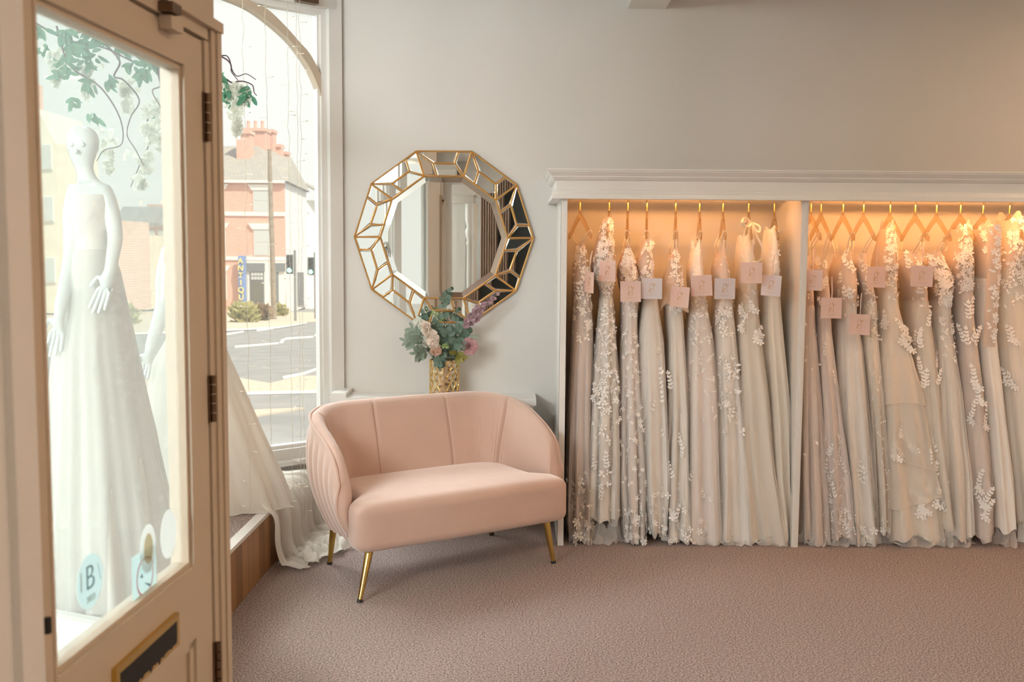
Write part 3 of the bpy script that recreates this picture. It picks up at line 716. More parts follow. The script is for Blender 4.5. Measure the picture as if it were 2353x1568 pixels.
# ------------------------------------------------------------------ vase and flowers
YV = 5.70; VX = atY(1021, 870, YV)[0]; vz0 = zt_; vz1 = atY(1021, 826, YV)[2]; VR = 33.5/F*YV
vase = empty('lattice_vase', (VX, YV, vz0), 'tall gold cylinder vase with raised lattice on the shelf', 'vase')
b = MB(); b.lathe((VX, YV, vz0), [(0, .0), (VR, 0), (VR, vz1 - vz0), (VR - .004, vz1 - vz0), (VR - .005, .01), (0, .01)], 40); b.build('glass_body', 'mercury_glass', vase, smooth=50)
b = MB(); NL = 14; hh = vz1 - vz0; cell = .037
for k in range(NL):
    for sg in (-1, 1):
        pts = []
        m = int(hh/cell*12)
        for i in range(m + 1):
            z = hh*i/m; w = math.pi*z/cell; a = 2*math.pi*k/NL + sg*(math.pi/NL)*(math.cos(w)*.5 + .5 + .06*math.sin(2*w)) 
            pts.append((VX + (VR + .001)*math.cos(a), YV + (VR + .001)*math.sin(a), vz0 + z))
        b.tube(pts, .0017, 5, False)
b.build('raised_lattice', 'bright_gold', vase)
def fx(px, py, dy=0): return np.array(atY(px, py, YV + dy))
VB = np.array([VX, YV, vz0 + .05])
def leafmesh(b, p, d, n, L, W, fold=.15, tip=.5):
    d = d/np.linalg.norm(d); s = np.cross(d, n); s /= (np.linalg.norm(s)+1e-9); n = np.cross(s, d); rows = []
    for i in range(6):
        t = i/5; w = W*math.sin(math.pi*(t**.85)*.93 + .12)**tip if 0 < t < 1 else W*.12
        c = p + d*L*t - n*fold*L*t*t*.6
        rows.append([c - s*w/2 + n*w*.14, c, c + s*w/2 + n*w*.14])
    b.grid(rows)
def rv(r=1):
    v = np.array([random.gauss(0, 1) for _ in range(3)]); return v/np.linalg.norm(v)*r
FRONT = np.array([0, -1, 0.])
GRP = 'artificial stems in the gold vase'
def stem(name, pts, label, cat, r=.0016, m='stem_green'):
    e = empty(name, tuple(VB), label, cat, GRP)
    pp = catmull([VB] + pts, 8)
    b = MB(); b.tube(pp, r, 6); b.build('stem', m, e, smooth=60); return e, pp
def foliage(e, pp, m, start, step, L, W, both=True, droop=0, jitter=.35, nm='leaf', pairs=True, tip=.5):
    N = len(pp); i = start*N; k = 0
    while i < N - 1:
        j = int(i); p = pp[j]; t = pp[min(j+1, N-1)] - pp[max(j-1, 0)]; t /= np.linalg.norm(t)
        side = np.cross(t, FRONT); side /= (np.linalg.norm(side)+1e-9)
        for sg in ((-1, 1) if pairs else ((-1)**k,)):
            a = random.uniform(-.9, .9); dv = side*sg*math.cos(a) + FRONT*abs(math.sin(a))*.8*random.choice((1, 1, -.5)) + t*.45 + rv(jitter) + np.array([0, 0, -droop])
            b = MB(); sz = random.uniform(.8, 1.15); leafmesh(b, p, dv, FRONT + rv(.5), L*sz, W*sz, tip=tip); b.build(nm, m, e, smooth=70)
        i += step; k += 1
    b = MB(); leafmesh(b, pp[-1], pp[-1]-pp[-3], FRONT + rv(.3), L*.8, W*.7); b.build(nm, m, e, smooth=70)
def blossom(e, c, r, m, nrm=None, n=5, nm='blossom', lay=2):
    nrm = FRONT + rv(.55) if nrm is None else nrm; nrm = nrm/np.linalg.norm(nrm); a = np.cross(nrm, [0.1, .2, 1]); a /= np.linalg.norm(a); c2 = np.cross(nrm, a)
    b = MB()
    for l in range(lay):
        for i in range(n):
            q = 2*math.pi*(i + l*.5)/n + random.uniform(-.2, .2); d = a*math.cos(q) + c2*math.sin(q)
            leafmesh(b, c + nrm*.002*l, d + nrm*(.35 + .5*l), nrm, r*(1 - .25*l), r*.95*(1 - .2*l), fold=-.1, tip=.35)
    b.build(nm, m, e, smooth=80)
# eucalyptus (dark round leaves)
for pts, lab, L, W, st in (
    ([fx(1023, 770), fx(1018, 700, .0), fx(1030, 672, .02)], 'tall round-leaved eucalyptus sprig rising centrally in front of the mirror', .036, .033, 3.0),
    ([fx(1050, 780, -.03), fx(1068, 752, -.04)], 'broad eucalyptus sprig arching right towards the lilac spike', .052, .050, 2.2),
    ([fx(1005, 780, -.03), fx(1000, 745, -.05)], 'dark eucalyptus sprig behind the cream blossoms', .050, .046, 2.4),
    ([fx(1040, 800, -.06), fx(1058, 790, -.09)], 'eucalyptus sprig with heart-shaped leaves above the vase rim', .050, .048, 2.2),
    ([fx(1020, 805, -.07), fx(1012, 826, -.10), fx(1010, 838, -.10)], 'short eucalyptus sprig drooping over the vase rim', .034, .034, 1.8),
    ([fx(1030, 780, -.0), fx(1048, 720, .03)], 'thin eucalyptus sprig left of the lilac spike', .034, .034, 2.6),
    ([fx(985, 780, .0), fx(972, 722, .0)], 'pale eucalyptus sprig behind the white blossoms', .040, .030, 2.6),
    ([fx(1025, 790, -.05), fx(1030, 765, -.07)], 'deep green eucalyptus sprig in the middle of the bouquet', .052, .046, 1.8)):
    e, pp = stem('eucalyptus_sprig', pts, lab, 'foliage'); foliage(e, pp, 'eucalyptus', .38, st, L, W, tip=.42)
for pts, lab in (
    ([fx(985, 800, -.04), fx(955, 790, -.05), fx(933, 783, -.04)], 'grey-green lamb ear sprig reaching furthest left'),
    ([fx(990, 815, -.05), fx(968, 812, -.08), fx(958, 812, -.09)], 'low grey-green lamb ear sprig hanging left of the vase rim'),
    ([fx(985, 790, -.03), fx(962, 772, -.05), fx(950, 755, -.04)], 'upper grey-green lamb ear sprig left of the white blossoms')):
    e, pp = stem('lamb_ear_sprig', pts, lab, 'foliage'); foliage(e, pp, 'euc_pale', .5, 2.0, .055, .026, tip=.7)
e, pp = stem('green_sprig', [fx(1040, 800, -.06), fx(1028, 795, -.10), fx(1018, 796, -.11)], 'fresh light green leafy tip in the front of the bouquet', 'foliage'); foliage(e, pp, 'leaf_fresh', .6, 2.0, .018, .012)
e, pp = stem('green_sprig', [fx(1030, 760, .0), fx(983, 712, .0)], 'small light green sprig at the top left of the bouquet', 'foliage'); foliage(e, pp, 'leaf_fresh', .7, 1.4, .022, .014)
e, pp = stem('olive_leaf_sprig', [fx(1048, 815, -.05), fx(1058, 822, -.08)], 'yellow-olive leaf cluster at the right of the vase rim', 'foliage'); foliage(e, pp, 'leaf_yellow', .55, 2.0, .045, .026, droop=.5)
# blossoms
def spike(name, line, lab, cat, m, n, r0, r1, spread, nb='blossom'):
    e, pp = stem(name, line, lab, cat)
    N = len(pp)
    for i in range(n):
        t = i/(n-1); p = pp[int(lerp(N*.42, N-1, t))]; blossom(e, p + rv(spread*(1-.5*t)) + FRONT*.012, lerp(r0, r1, t), m, nm=nb)
    return e
spike('white_blossom_spray', [fx(985, 790, -.06), fx(975, 755, -.07), fx(958, 735, -.05)], 'white blossom spray leaning to the upper left', 'flower', 'petal_white', 16, .026, .018, .024)
spike('cream_blossom_spray', [fx(1000, 800, -.08), fx(992, 775, -.10), fx(978, 742, -.09)], 'cream and peach blossom spray left of centre', 'flower', 'petal_cream', 26, .027, .026, .026)
spike('lilac_flower_spike', [fx(1058, 770, -.04), fx(1085, 735, -.05), fx(1100, 712, -.05), fx(1142, 678, -.04)], 'dusty lilac flower spike pointing to the upper right', 'flower', 'petal_lilac', 40, .024, .013, .024)
e, pp = stem('tan_carnation', [fx(1005, 810, -.08), fx(1002, 806, -.12)], 'ruffled tan carnation just above the vase rim', 'flower')
for i in range(12): blossom(e, pp[-1] + rv(.016), .020, 'petal_tan', nm='petal_cluster')
e, pp = stem('dusty_rose', [fx(1060, 800, -.06), fx(1080, 796, -.09)], 'dusty mauve rose at the right side of the bouquet', 'flower')
ctr = pp[-1]; nr = np.array([.45, -1, .15]); nr /= np.linalg.norm(nr); ax_ = np.cross(nr, [0, 0, 1]); ax_ /= np.linalg.norm(ax_); ay_ = np.cross(ax_, nr)
for ring, (rr, n, lift, sz) in enumerate(((.006, 3, 1.6, .024), (.012, 4, 1.1, .032), (.017, 5, .75, .040), (.022, 6, .35, .046))):
    for i in range(n):
        q = 2*math.pi*(i + ring*.37)/n; d = ax_*math.cos(q) + ay_*math.sin(q); b = MB()
        leafmesh(b, ctr + d*rr*.35 - nr*.012, d + nr*lift, nr, sz, sz*1.05, fold=.25 if ring > 1 else -.25, tip=.3); b.build('petal', 'petal_rose', e, smooth=80)
b = MB(); leafmesh(b, fx(1075, 775, -.07), np.array([1, -.2, .05]), FRONT, .06, .024); b.build('leaf', 'euc_pale', e, smooth=70)
# ------------------------------------------------------------------ gowns, hangers and swing tags
YR = 5.56; RZ = zc0 + .035
glassmat('clear_acrylic', (.90, .80, .66), .16, (.9, .8, .65), .09)
# hanger prototype at the origin: hook top at (0,0,0), arms along Y
def hanger_proto():
    e = empty('acrylic_hanger', (0, 0, 0), 'clear acrylic clothes hanger with a gold hook', 'hanger', 'clear hangers on the wardrobe rail')
    b = MB(); pts = [(0, .014*math.cos(a) , .0 + .014*math.sin(a)) for a in np.linspace(-.3, math.pi, 9)]
    pts += [(0, -.014, -.015), (0, -.003, -.03), (0, 0, -.045)]; b.tube(pts, .0022, 8); b.lathe((0, 0, -.085), [(.0001, 0), (.0045, 0), (.0045, .042), (.003, .046)], 12)
    b.build('hook', 'bright_gold', e, smooth=50)
    b = MB()
    up_, lo_ = [], []
    for i in range(17):
        y = -.195 + .39*i/16; a = abs(y)/.195; zt = -.088 - .012*min(1, a*8)**2 - .125*a**1.25; th = .030 - .006*a if a > .12 else .036
        if a > .93: zt += .010
        up_.append((y, zt)); lo_.append((y, zt - th))
    rows = []
    for (y, z), (y2, z2) in zip(up_, lo_): rows.append([(-.006, y, z), (.006, y, z), (.006, y2, z2), (-.006, y2, z2)])
    b.grid(rows, True); b.f += [[0, 1, 2, 3], [64, 65, 66, 67]]; b.m += [0, 0]
    b.build('shoulder_bar', 'clear_acrylic', e, smooth=30)
    return e
def tag_proto(mcard, memb):
    e = empty('swing_tag', (0, 0, 0), 'square swing tag', 'tag', 'square swing tags on the gowns'); w = .0535
    b = MB(); b.box(-w, w, -.0008, .0008, -2*w - .0, 0); b.build('card', mcard, e)
    b = MB(); o = -.0014
    arch = [(-.011, -.072), (-.011, -.040)] + [(.011*math.cos(a) - .0, -.040 + .013*math.sin(a)) for a in np.linspace(math.pi, 0, 9)] + [(.011, -.040), (.011, -.072), (-.011, -.072)]
    b.tube([(x, o, z) for x, z in arch], .0006, 4)
    rr = random.Random(5)
    for cx, cz, n in ((.011, -.034, 9), (-.011, -.064, 9), (.001, -.026, 3)):
        for i in range(n):
            q = rr.uniform(0, 6.28); r = rr.uniform(.002, .008); x, z = cx + r*math.cos(q), cz + r*math.sin(q); l = rr.uniform(.003, .005); t = rr.uniform(0, 6.28)
            b.prism([(x, o, z), (x + l*math.cos(t) - .0012*math.sin(t), o, z + l*math.sin(t) + .0012*math.cos(t)), (x + 1.6*l*math.cos(t), o, z + 1.6*l*math.sin(t)), (x + l*math.cos(t) + .0012*math.sin(t), o, z + l*math.sin(t) - .0012*math.cos(t))], (0, -.0004, 0))
    b.box(-.024, .024, o, o + .0004, -.0865, -.0855); b.box(-.009, .009, o, o + .0004, -.0925, -.0918)
    b.build('gold_emblem', memb, e)
    text_mesh('B', .013, memb, 'monogram', e, (0, o, -.055), (1, 0, 0), (0, 0, 1), .0003)
    b = MB(); b.tube([(0, -.002, -.012), (0, .004, -.004), (.001, .0, .03), (-.002, .002, .07), (.001, .01, .11)], .0016, 6); b.tube([(0, -.002, -.012), (0, -.004, -.002), (.003, -.001, .03), (.003, .004, .07), (.001, .01, .11)], .0014, 6)
    b.build('ribbon', 'ribbon_pink', e, smooth=60)
    b = MB(); b.lathe((0, 0, 0), [(.0001, 0), (.0022, 0)], 12); 
    return e
hang0 = hanger_proto(); tagA = tag_proto('card_blush', 'gold_paint'); tagB = tag_proto('card_white', 'gold_paint'); used = set()
def place(proto, loc, rot, label):
    if proto.name not in used: used.add(proto.name); o = proto
    else: o = copy_tree(proto)
    o.location = loc; o.rotation_euler = rot; o['label'] = label; return o

def leaf2(b, T, u0, v0, ang, L, W):
    pts = []
    for t, w in ((0, 0), (.25, .8), (.55, 1), (.8, .6), (1, 0)): pts.append((t, w))
    out = []
    for t, w in pts: out.append((t*L, w*W/2))
    for t, w in pts[-2:0:-1]: out.append((t*L, -w*W/2))
    ca, sa = math.cos(ang), math.sin(ang)
    P = [T(u0 + x*ca - y*sa, v0 + x*sa + y*ca, .003 + .30*abs(y)) for x, y in out]
    b.add(P, [list(range(len(P)))])
def flower2(b, T, u0, v0, r, n=5, ph=0):
    for i in range(n):
        a = ph + 2*math.pi*i/n; ca, sa = math.cos(a), math.sin(a); out = [(0, 0), (.5, .26), (.85, .30), (1, 0), (.85, -.30), (.5, -.26)]
        P = [T(u0 + r*(x*ca - y*sa), v0 + r*(x*sa + y*ca), .003 + .004*x) for x, y in out]; b.add(P, [list(range(6))])
def sprig2(b, T, u0, v0, ang, L, rng, leafL=.026, flower=False):
    n = max(3, int(L/.018)); cur = rng.uniform(-.5, .5)
    for i in range(n):
        t = i/n; a = ang + cur*t; x = u0 + math.cos(ang + cur*t*.5)*L*t; y = v0 + math.sin(ang + cur*t*.5)*L*t
        for sg in (-1, 1): leaf2(b, T, x, y, a + sg*rng.uniform(.5, .9), leafL*rng.uniform(.8, 1.1)*(1 - .35*t), leafL*.48)
        x2 = u0 + math.cos(ang + cur*(t+1/n)*.5)*L*(t+1/n); y2 = v0 + math.sin(ang + cur*(t+1/n)*.5)*L*(t+1/n); w = .0009
        nx, ny = -math.sin(a)*w, math.cos(a)*w
        b.add([T(x-nx, y-ny, .003), T(x+nx, y+ny, .003), T(x2+nx, y2+ny, .003), T(x2-nx, y2-ny, .003)], [(0, 1, 2, 3)])
    leaf2(b, T, x, y, a, leafL, leafL*.45)
    if flower: flower2(b, T, u0, v0, leafL*.9, 5, rng.random()); flower2(b, T, u0 + .02, v0 - .01, leafL*.75, 5, rng.random())

class Loft:
    def __init__(s, hx_, prof, ymap, bs, npl, amp, seed, dx=0):
        r = random.Random(seed); s.ph = [r.uniform(0, 6.28) for _ in range(5)]; s.npl = npl; s.amp = amp
        pts = []
        for (py, xl, xr) in prof:
            p, q = atY(xl + dx, py, ymap), atY(xr + dx, py, ymap); pts.append((max(.012, (p[2]+q[2])/2), (p[0]+q[0])/2, (q[0]-p[0])/2))
        s.z = np.array([p[0] for p in pts]); s.c = np.array([p[1] for p in pts]); s.a = np.array([p[2] for p in pts])
        n = len(pts); s.tt = np.linspace(0, 1, n)
        s.zt, s.z0 = s.z[0], s.z[-1]; s.bs = bs
    def P(s, t, th, scale=1.0, zoff=0):
        # t 0 top .. 1 hem, parameter follows height
        z = lerp(s.zt, s.z0, t)
        a = float(np.interp(-z, -s.z, s.a)); 
        c = float(np.interp(-z, -s.z, s.c)); e = .02
        a = (a + float(np.interp(-(z+e), -s.z, s.a)) + float(np.interp(-(z-e), -s.z, s.a)))/3
        c = (c + float(np.interp(-(z+e), -s.z, s.c)) + float(np.interp(-(z-e), -s.z, s.c)))/3
        b = float(np.interp(t, [0, .12, .25, .5, 1], s.bs))
        A = s.amp*max(0, min(1, (t - .18)*1.6))
        w = 1 + A*1.25*(math.cos(s.npl*th + s.ph[0] + t*1.1) + .5*math.cos((2*s.npl+1)*th + s.ph[1] - t*2) + .35*math.cos(3*th + s.ph[2] + 3*t)) + .02*math.sin(17*t + s.ph[3])*math.cos(2*th)
        co, si = math.cos(th), math.sin(th)
        x = c + a*scale*math.copysign(abs(co)**.75, co)*w; y = YR - .07*t + b*(1 + (scale-1)*.45)*math.copysign(abs(si)**.62, si)*w
        return np.array([x, y, z + zoff])
    def T(s, t, th, off=0, scale=1.0):
        p = s.P(t, th, scale); e = .01
        du_ = s.P(t, th + .08, scale) - s.P(t, th - .08, scale); dv = s.P(max(0, t - e), th, scale) - s.P(min(1, t + e), th, scale)
        du_ /= np.linalg.norm(du_) + 1e-9; dv /= np.linalg.norm(dv) + 1e-9; n = np.cross(du_, dv); n /= np.linalg.norm(n) + 1e-9
        if n[1] > 0 and math.sin(th) < 0: n = -n
        if du_[0] < 0: du_ = -du_
        return lambda u, v, w=0: p + du_*u + dv*v + n*(w + off)
NTH = 72
def surf(L, t0, t1, n, scale=1.0, peak=0, wave=0, seed=1):
    rows = []; r = random.Random(seed); p1, p2 = r.uniform(0, 6), r.uniform(0, 6)
    for i in range(n + 1):
        t = lerp(t0, t1, i/n); row = []
        for j in range(NTH):
            th = 2*math.pi*j/NTH; p = L.P(t, th, scale)
            if peak and i/n < .5: p[2] += (peak*abs(math.sin(th))**4 - peak*.25)*(1 - 2*i/n)**2
            if wave: k = max(0, (i/n - .8)/.2); p[2] = max(.006, p[2] + wave*k*(math.sin(5*th + p1) + .6*math.sin(9*th + p2)))
            row.append(p)
        rows.append(row)
    b = MB(); b.grid(rows, True); return b
def gown(hook, label, prof, cloth='ivory_cloth', bodice='bodice_mesh', tulle=None, lace=(), tw=.17, straps=True, lacem='lace_white', bs=(.10, .15, .13, .16, .20), npl=9, amp=.10,
         dx=0, ymap=5.46, puddle=None, tagpos=None, hanger=True, peak=.05, hlabel=None, tlabel=None, yaw=0, strapm='ribbon_ivory', seed=None):
    yaw = yaw or (-.13 if hook < 1800 else 0)
    seed = seed or int(hook); rng = random.Random(seed)
    hX = atY(hook, 462, YR)[0]
    L = Loft(hX, prof, ymap, bs, npl, amp, seed, dx)
    e = empty('wedding_gown', (L.c[-1], YR, 0), label, 'dress', 'wedding gowns hanging in the wardrobe')
    surf(L, 0, tw, 12, 1, peak).build('bodice', bodice, e, smooth=80)
    if bodice == 'bodice_mesh': surf(L, .02, tw, 10, .90, 0).build('lining', cloth, e, smooth=80)
    surf(L, tw, 1, 46, 1.0 if not tulle else .93, 0, .012, seed).build('skirt', cloth, e, smooth=80)
    if tulle: surf(L, tw - .01, 1, 46, 1.07, 0, .02, seed + 1).build('tulle_layer', tulle, e, smooth=80)
    if puddle:
        b = MB(); rows = []; c = np.array([L.c[-1], YR - L.bs[-1]*.8, 0]); aa = L.a[-1]*1.05
        for i in range(9):
            t = i/8; row = []
            for j in range(64):
                th = 2*math.pi*j/64; r = lerp(.75, 1.2, t) * (1 + .12*math.sin(7*th + 4*t) + .08*math.sin(13*th)); row.append((c[0] + aa*r*math.cos(th), c[1] + .10*r*math.sin(th), max(.004, .10*(1 - t)**1.2 + .018*math.sin(6*th + 9*t) + .010*math.sin(11*th - 5*t))))
            rows.append(row)
        b.grid(rows, True); b.build('tulle_hem', puddle, e, smooth=80)
    if lace:
        b = MB(); sc0 = 1.08 if tulle else 1.0
        for (kind, t0, t1, n, sz) in lace:
            n = int(n*1.35) if kind in ('flower', 'petals', 'thread') else n + 2
            for i in range(n):
                t = rng.uniform(t0, t1); sc = sc0 if t > tw else 1.0; th = -math.pi/2 + rng.gauss(0, .62); T = L.T(t, th, .001, sc)
                if kind == 'flower': flower2(b, T, 0, 0, sz*rng.uniform(.6, 1.2), rng.choice((5, 5, 4)), rng.random()*6)
                elif kind == 'leaf': leaf2(b, T, 0, 0, rng.random()*6.28, sz*rng.uniform(.7, 1.3), sz*.5)
                elif kind == 'petals': flower2(b, T, 0, 0, sz*rng.uniform(.5, 1.0), 3, rng.random()*6); leaf2(b, T, 0, 0, rng.random()*6.28, sz*1.3, sz*.55)
                elif kind == 'sprig': sprig2(b, T, 0, 0, rng.uniform(1.0, 2.1), sz, rng)
                elif kind == 'spray': sprig2(b, T, 0, 0, rng.uniform(.9, 2.2), sz, rng, flower=True)
                elif kind == 'thread': sprig2(b, T, 0, 0, rng.random()*6.28, sz, rng, leafL=.010)
        if b.v: b.build('lace_applique', lacem, e)['kind'] = 'stuff'
    hp = (hX, YR, RZ + .0); cy_, sy_ = math.cos(yaw), math.sin(yaw)
    if hanger: place(hang0, hp, (0, 0, yaw), hlabel or 'clear acrylic hanger with gold hook holding the ' + label)
    if straps:
        for sg, th in ((-1, -math.pi/2), (1, math.pi/2)):
            hy = sg*.175; top = np.array([hX - hy*sy_, YR + hy*cy_, RZ - .205]); q = L.P(.0, th, 1); q[2] += peak*.7
            for o_ in (-.012, .012):
                b = MB(); b.tube([q + np.array([o_*.6, 0, -.012]), lerp(q, top, .5) + np.array([o_*.8, 0, 0]), top + np.array([o_*.7, 0, .004]), top + np.array([0, 0, .012])], .0030, 6, flat=.6); b.build('strap', strapm, e, smooth=60)
    if tagpos:
        px, py, w, h, card, tilt = tagpos; Yt = YR - .27; p = np.array(atY(px, py - h/2, Yt)); yw = math.acos(min(1, w/47.5))*(-1 if px > 1340 else -1)
        place(tagA if card == 'p' else tagB, p, (0, math.radians(tilt), yw), tlabel)
    return e, L
FL = 'flower'
G = {}
G[1] = gown(1333, 'taupe tulle gown with large petal lace, leftmost in the wardrobe', [(570,1328,1344),(600,1320,1352),(640,1316,1357),(690,1322,1358),(760,1318,1362),(900,1312,1360),(1050,1307,1358),(1180,1305,1358),(1226,1306,1358)], 'taupe_cloth', tulle='tulle_taupe', lacem='lace_cream',
  lace=[('petals', 0, .22, 60, .022), ('petals', .22, .33, 12, .026), ('petals', .75, 1, 34, .024), ('flower', .92, 1, 20, .026)], tagpos=(1355, 648, 17, 46, 'p', 3), tlabel='narrow edge-on blush swing tag on the leftmost gown', hlabel='angled clear hanger at the far left of the rail', yaw=.25)
G[2] = gown(1400, 'ivory gown thick with raised white flowers, second from the left panel', [(505,1390,1408),(540,1378,1411),(600,1363,1413),(645,1372,1413),(665,1384,1406),(760,1372,1413),(900,1358,1420),(1050,1350,1421),(1180,1344,1420)], 'ivory_cloth', tulle='tulle_white', straps=False, peak=.02,
  lace=[(FL, 0, .22, 110, .016), ('petals', .2, .45, 80, .017), (FL, .45, .7, 40, .020), ('petals', .5, 1, 46, .022), ('sprig', .8, .98, 3, .09)], puddle='tulle_white', tagpos=(1396, 623, 34, 47, 'p', 0), tlabel='warm pink swing tag on the flower-covered gown, highest of the left tags', hlabel='clear hanger under the flower-covered gown')
G[3] = gown(1443, 'slim ivory gown covered in small blossoms from bodice to hem', [(575,1438,1450),(610,1424,1466),(640,1424,1472),(680,1432,1466),(760,1430,1465),(900,1424,1470),(1100,1420,1480),(1235,1428,1478)], 'blush_cloth', tulle='tulle_white',
  lace=[(FL, 0, .17, 130, .014), (FL, .17, 1, 150, .013), (FL, .88, 1, 50, .018)], tagpos=(1449, 670, 46, 47, 'p', -1), tlabel='pink swing tag with gold emblem, third from the left panel', hlabel='clear hanger of the small-blossom gown')
G[4] = gown(1487, 'soft white tulle gown with branching leaf lace on its bodice', [(560,1480,1498),(600,1468,1504),(650,1468,1506),(690,1478,1512),(780,1468,1525),(950,1466,1532),(1100,1464,1535),(1205,1478,1524)], 'white_cloth', tulle='tulle_white', npl=7,
  lace=[('sprig', 0, .18, 10, .05), ('leaf', 0, .2, 20, .02), ('sprig', .3, .9, 7, .07), (FL, .86, 1, 34, .017)], tagpos=(1498, 663, 46, 47, 'w', 0), tlabel='pale lilac-white swing tag with gold emblem, fourth from the left panel', hlabel='clear hanger of the leaf-bodice tulle gown')
G[5] = gown(1553, 'cream gown with a sheer shoulder cape and leaf lace up the skirt edge', [(580,1548,1560),(640,1535,1572),(700,1534,1568),(780,1538,1572),(950,1533,1580),(1100,1520,1582),(1235,1512,1590)], 'ivory_cloth', tulle='tulle_white',
  lace=[(FL, 0, .2, 50, .016), ('sprig', .45, 1, 12, .10), (FL, .88, 1, 24, .020)], tagpos=(1564, 683, 38, 48, 'p', 4), tlabel='salmon swing tag half under the sheer cape', hlabel='clear hanger of the caped gown')
e5, L5 = G[5]
b = MB(); rows = []
for i in range(12):
    t = i/11; row = []
    for j in range(40):
        th = 2*math.pi*j/40; zc = atY(1553, lerp(585, 705, t), 5.46)[2]; a = lerp(.008, .088, t**.8)*(1 + .1*math.sin(5*th)*t); row.append((L5.c[0] + a*math.cos(th), YR + lerp(.10, .20, t)*math.sin(th), zc + .03*t*math.sin(3*th + 1)))
    rows.append(row)
b.grid(rows, True); b.build('sheer_cape', 'tulle_cream', e5, smooth=80)
G[6] = gown(1608, 'sparkling beaded blush gown with a wide sheer tulle skirt', [(568,1600,1612),(620,1588,1618),(685,1592,1622),(760,1584,1636),(900,1574,1650),(1080,1568,1655),(1238,1565,1660)], 'blush_cloth', tulle='tulle_white', bodice='white_cloth', npl=7,
  lace=[('thread', 0, .34, 46, .022), (FL, .1, .4, 34, .012), ('thread', .3, .6, 20, .03), (FL, .8, 1, 14, .017)], puddle='tulle_white', tagpos=(1611, 656, 46, 46, 'p', -4), tlabel='tilted mauve swing tag with bright gold emblem', hlabel='clear hanger of the beaded blush gown')
G[7] = gown(1662, 'white tulle gown with a cascade of white leaf lace down the hip', [(578,1655,1668),(620,1646,1680),(690,1650,1682),(760,1645,1690),(950,1645,1704),(1120,1640,1712),(1240,1632,1715)], 'white_cloth', tulle='tulle_white', npl=6,
  lace=[('leaf', 0, .2, 16, .02), (FL, .18, .3, 16, .02), ('petals', .36, .62, 34, .023)], puddle='tulle_white', tagpos=(1666, 664, 48, 48, 'w', 0), tlabel='square white-lilac swing tag facing straight out, on the leaf-cascade gown', hlabel='clear hanger of the leaf-cascade gown')
G[8] = gown(1721, 'cream satin halter gown tied with a ribbon bow over its hanger', [(555,1706,1730),(600,1702,1740),(680,1702,1742),(760,1696,1748),(900,1697,1766),(1080,1698,1782),(1180,1704,1798),(1245,1708,1808)], 'satin', bodice='satin', tulle='tulle_cream', straps=False, npl=5, amp=.12,
  lace=[('thread', 0, .2, 14, .03), ('spray', .22, .34, 4, .05)], puddle='tulle_white', tagpos=(1728, 627, 43, 47, 'p', 0), tlabel='dusky pink swing tag below the ribbon bow', hlabel='clear hanger under the ribbon bow')
e8, L8 = G[8]
def ribbon(pxs, Y, w, parent, name='ribbon_bow'):
    q = catmull([atY(x, y, Y + dy) for x, y, dy in pxs], 6); b = MB(); rows = []
    for i, p in enumerate(q):
        t = q[min(i+1, len(q)-1)] - q[max(i-1, 0)]; t /= np.linalg.norm(t)+1e-9; s_ = np.cross(t, [0, 1, 0]); s_ /= np.linalg.norm(s_)+1e-9
        s_ = s_*.8 + np.array([0, .6*math.sin(i*.4), 0]); rows.append([p - s_*w/2, p + np.array([0, -.001, 0]), p + s_*w/2])
    b.grid(rows); return b.build(name, 'ribbon_ivory', parent, smooth=80)
for r_ in ([(1728,512,0),(1712,500,-.02),(1705,512,-.03),(1718,520,-.02),(1730,512,-.01)], [(1730,512,0),(1745,520,-.02),(1745,532,-.03),(1736,528,-.02),(1728,512,0)],
           [(1730,512,-.01),(1738,540,-.03),(1752,570,-.04),(1752,592,-.05),(1738,602,-.05),(1728,600,-.02)], [(1728,512,-.01),(1731,540,-.03),(1731,562,-.03)],
           [(1722,508,0),(1712,530,-.02),(1708,560,-.02)], [(1724,510,0),(1722,545,-.03),(1719,575,-.04)], [(1716,508,-.01),(1702,516,-.03),(1712,522,-.02)]): ribbon(r_, YR - .12, .013, e8)
G[9] = gown(1780, 'plain cream gown with a beaded strapped bodice beside the partition', [(525,1773,1788),(600,1765,1790),(680,1758,1794),(780,1756,1800),(950,1762,1812),(1100,1768,1808),(1222,1780,1812)], 'satin', bodice='white_cloth', npl=5, peak=.02,
  lace=[('thread', 0, .16, 30, .022)], tulle=None, tagpos=(1774, 657, 38, 48, 'w', 3), tlabel='white swing tag on the plain gown beside the partition', hlabel='clear hanger nearest the left side of the partition')
rgt = dict(ymap=5.40)
G[10] = gown(1864, 'beige tulle gown just right of the partition', [(600,1852,1872),(640,1850,1876),(700,1848,1878),(800,1846,1884),(950,1840,1890),(1100,1836,1895),(1250,1834,1898)], 'taupe_cloth', tulle='tulle_taupe', lacem='lace_cream', lace=[('leaf', .2, .7, 16, .024), ('leaf', .0, .15, 12, .02)], puddle='tulle_white',
  tagpos=(1868, 643, 37, 46, 'p', 1), tlabel='orange-lit pink swing tag touching the right side of the partition', hlabel='clear hanger half hidden behind the partition', **rgt)
G[11] = gown(1887, 'pinkish slim gown with a leaf lace trail down to its hem', [(608,1890,1906),(650,1889,1915),(720,1886,1915),(800,1886,1922),(950,1890,1935),(1100,1885,1950),(1225,1882,1955)], 'blush_cloth', tulle='tulle_taupe', lace=[('sprig', 0, .18, 8, .05), ('sprig', .25, 1, 18, .08), ('thread', .7, 1, 46, .05), (FL, .85, 1, 14, .018)], puddle='tulle_white',
  tagpos=(1911, 708, 48, 47, 'p', 0), tlabel='large pink swing tag with shining gold emblem on the pinkish gown', hlabel='first clear hanger fully visible right of the partition', **rgt)
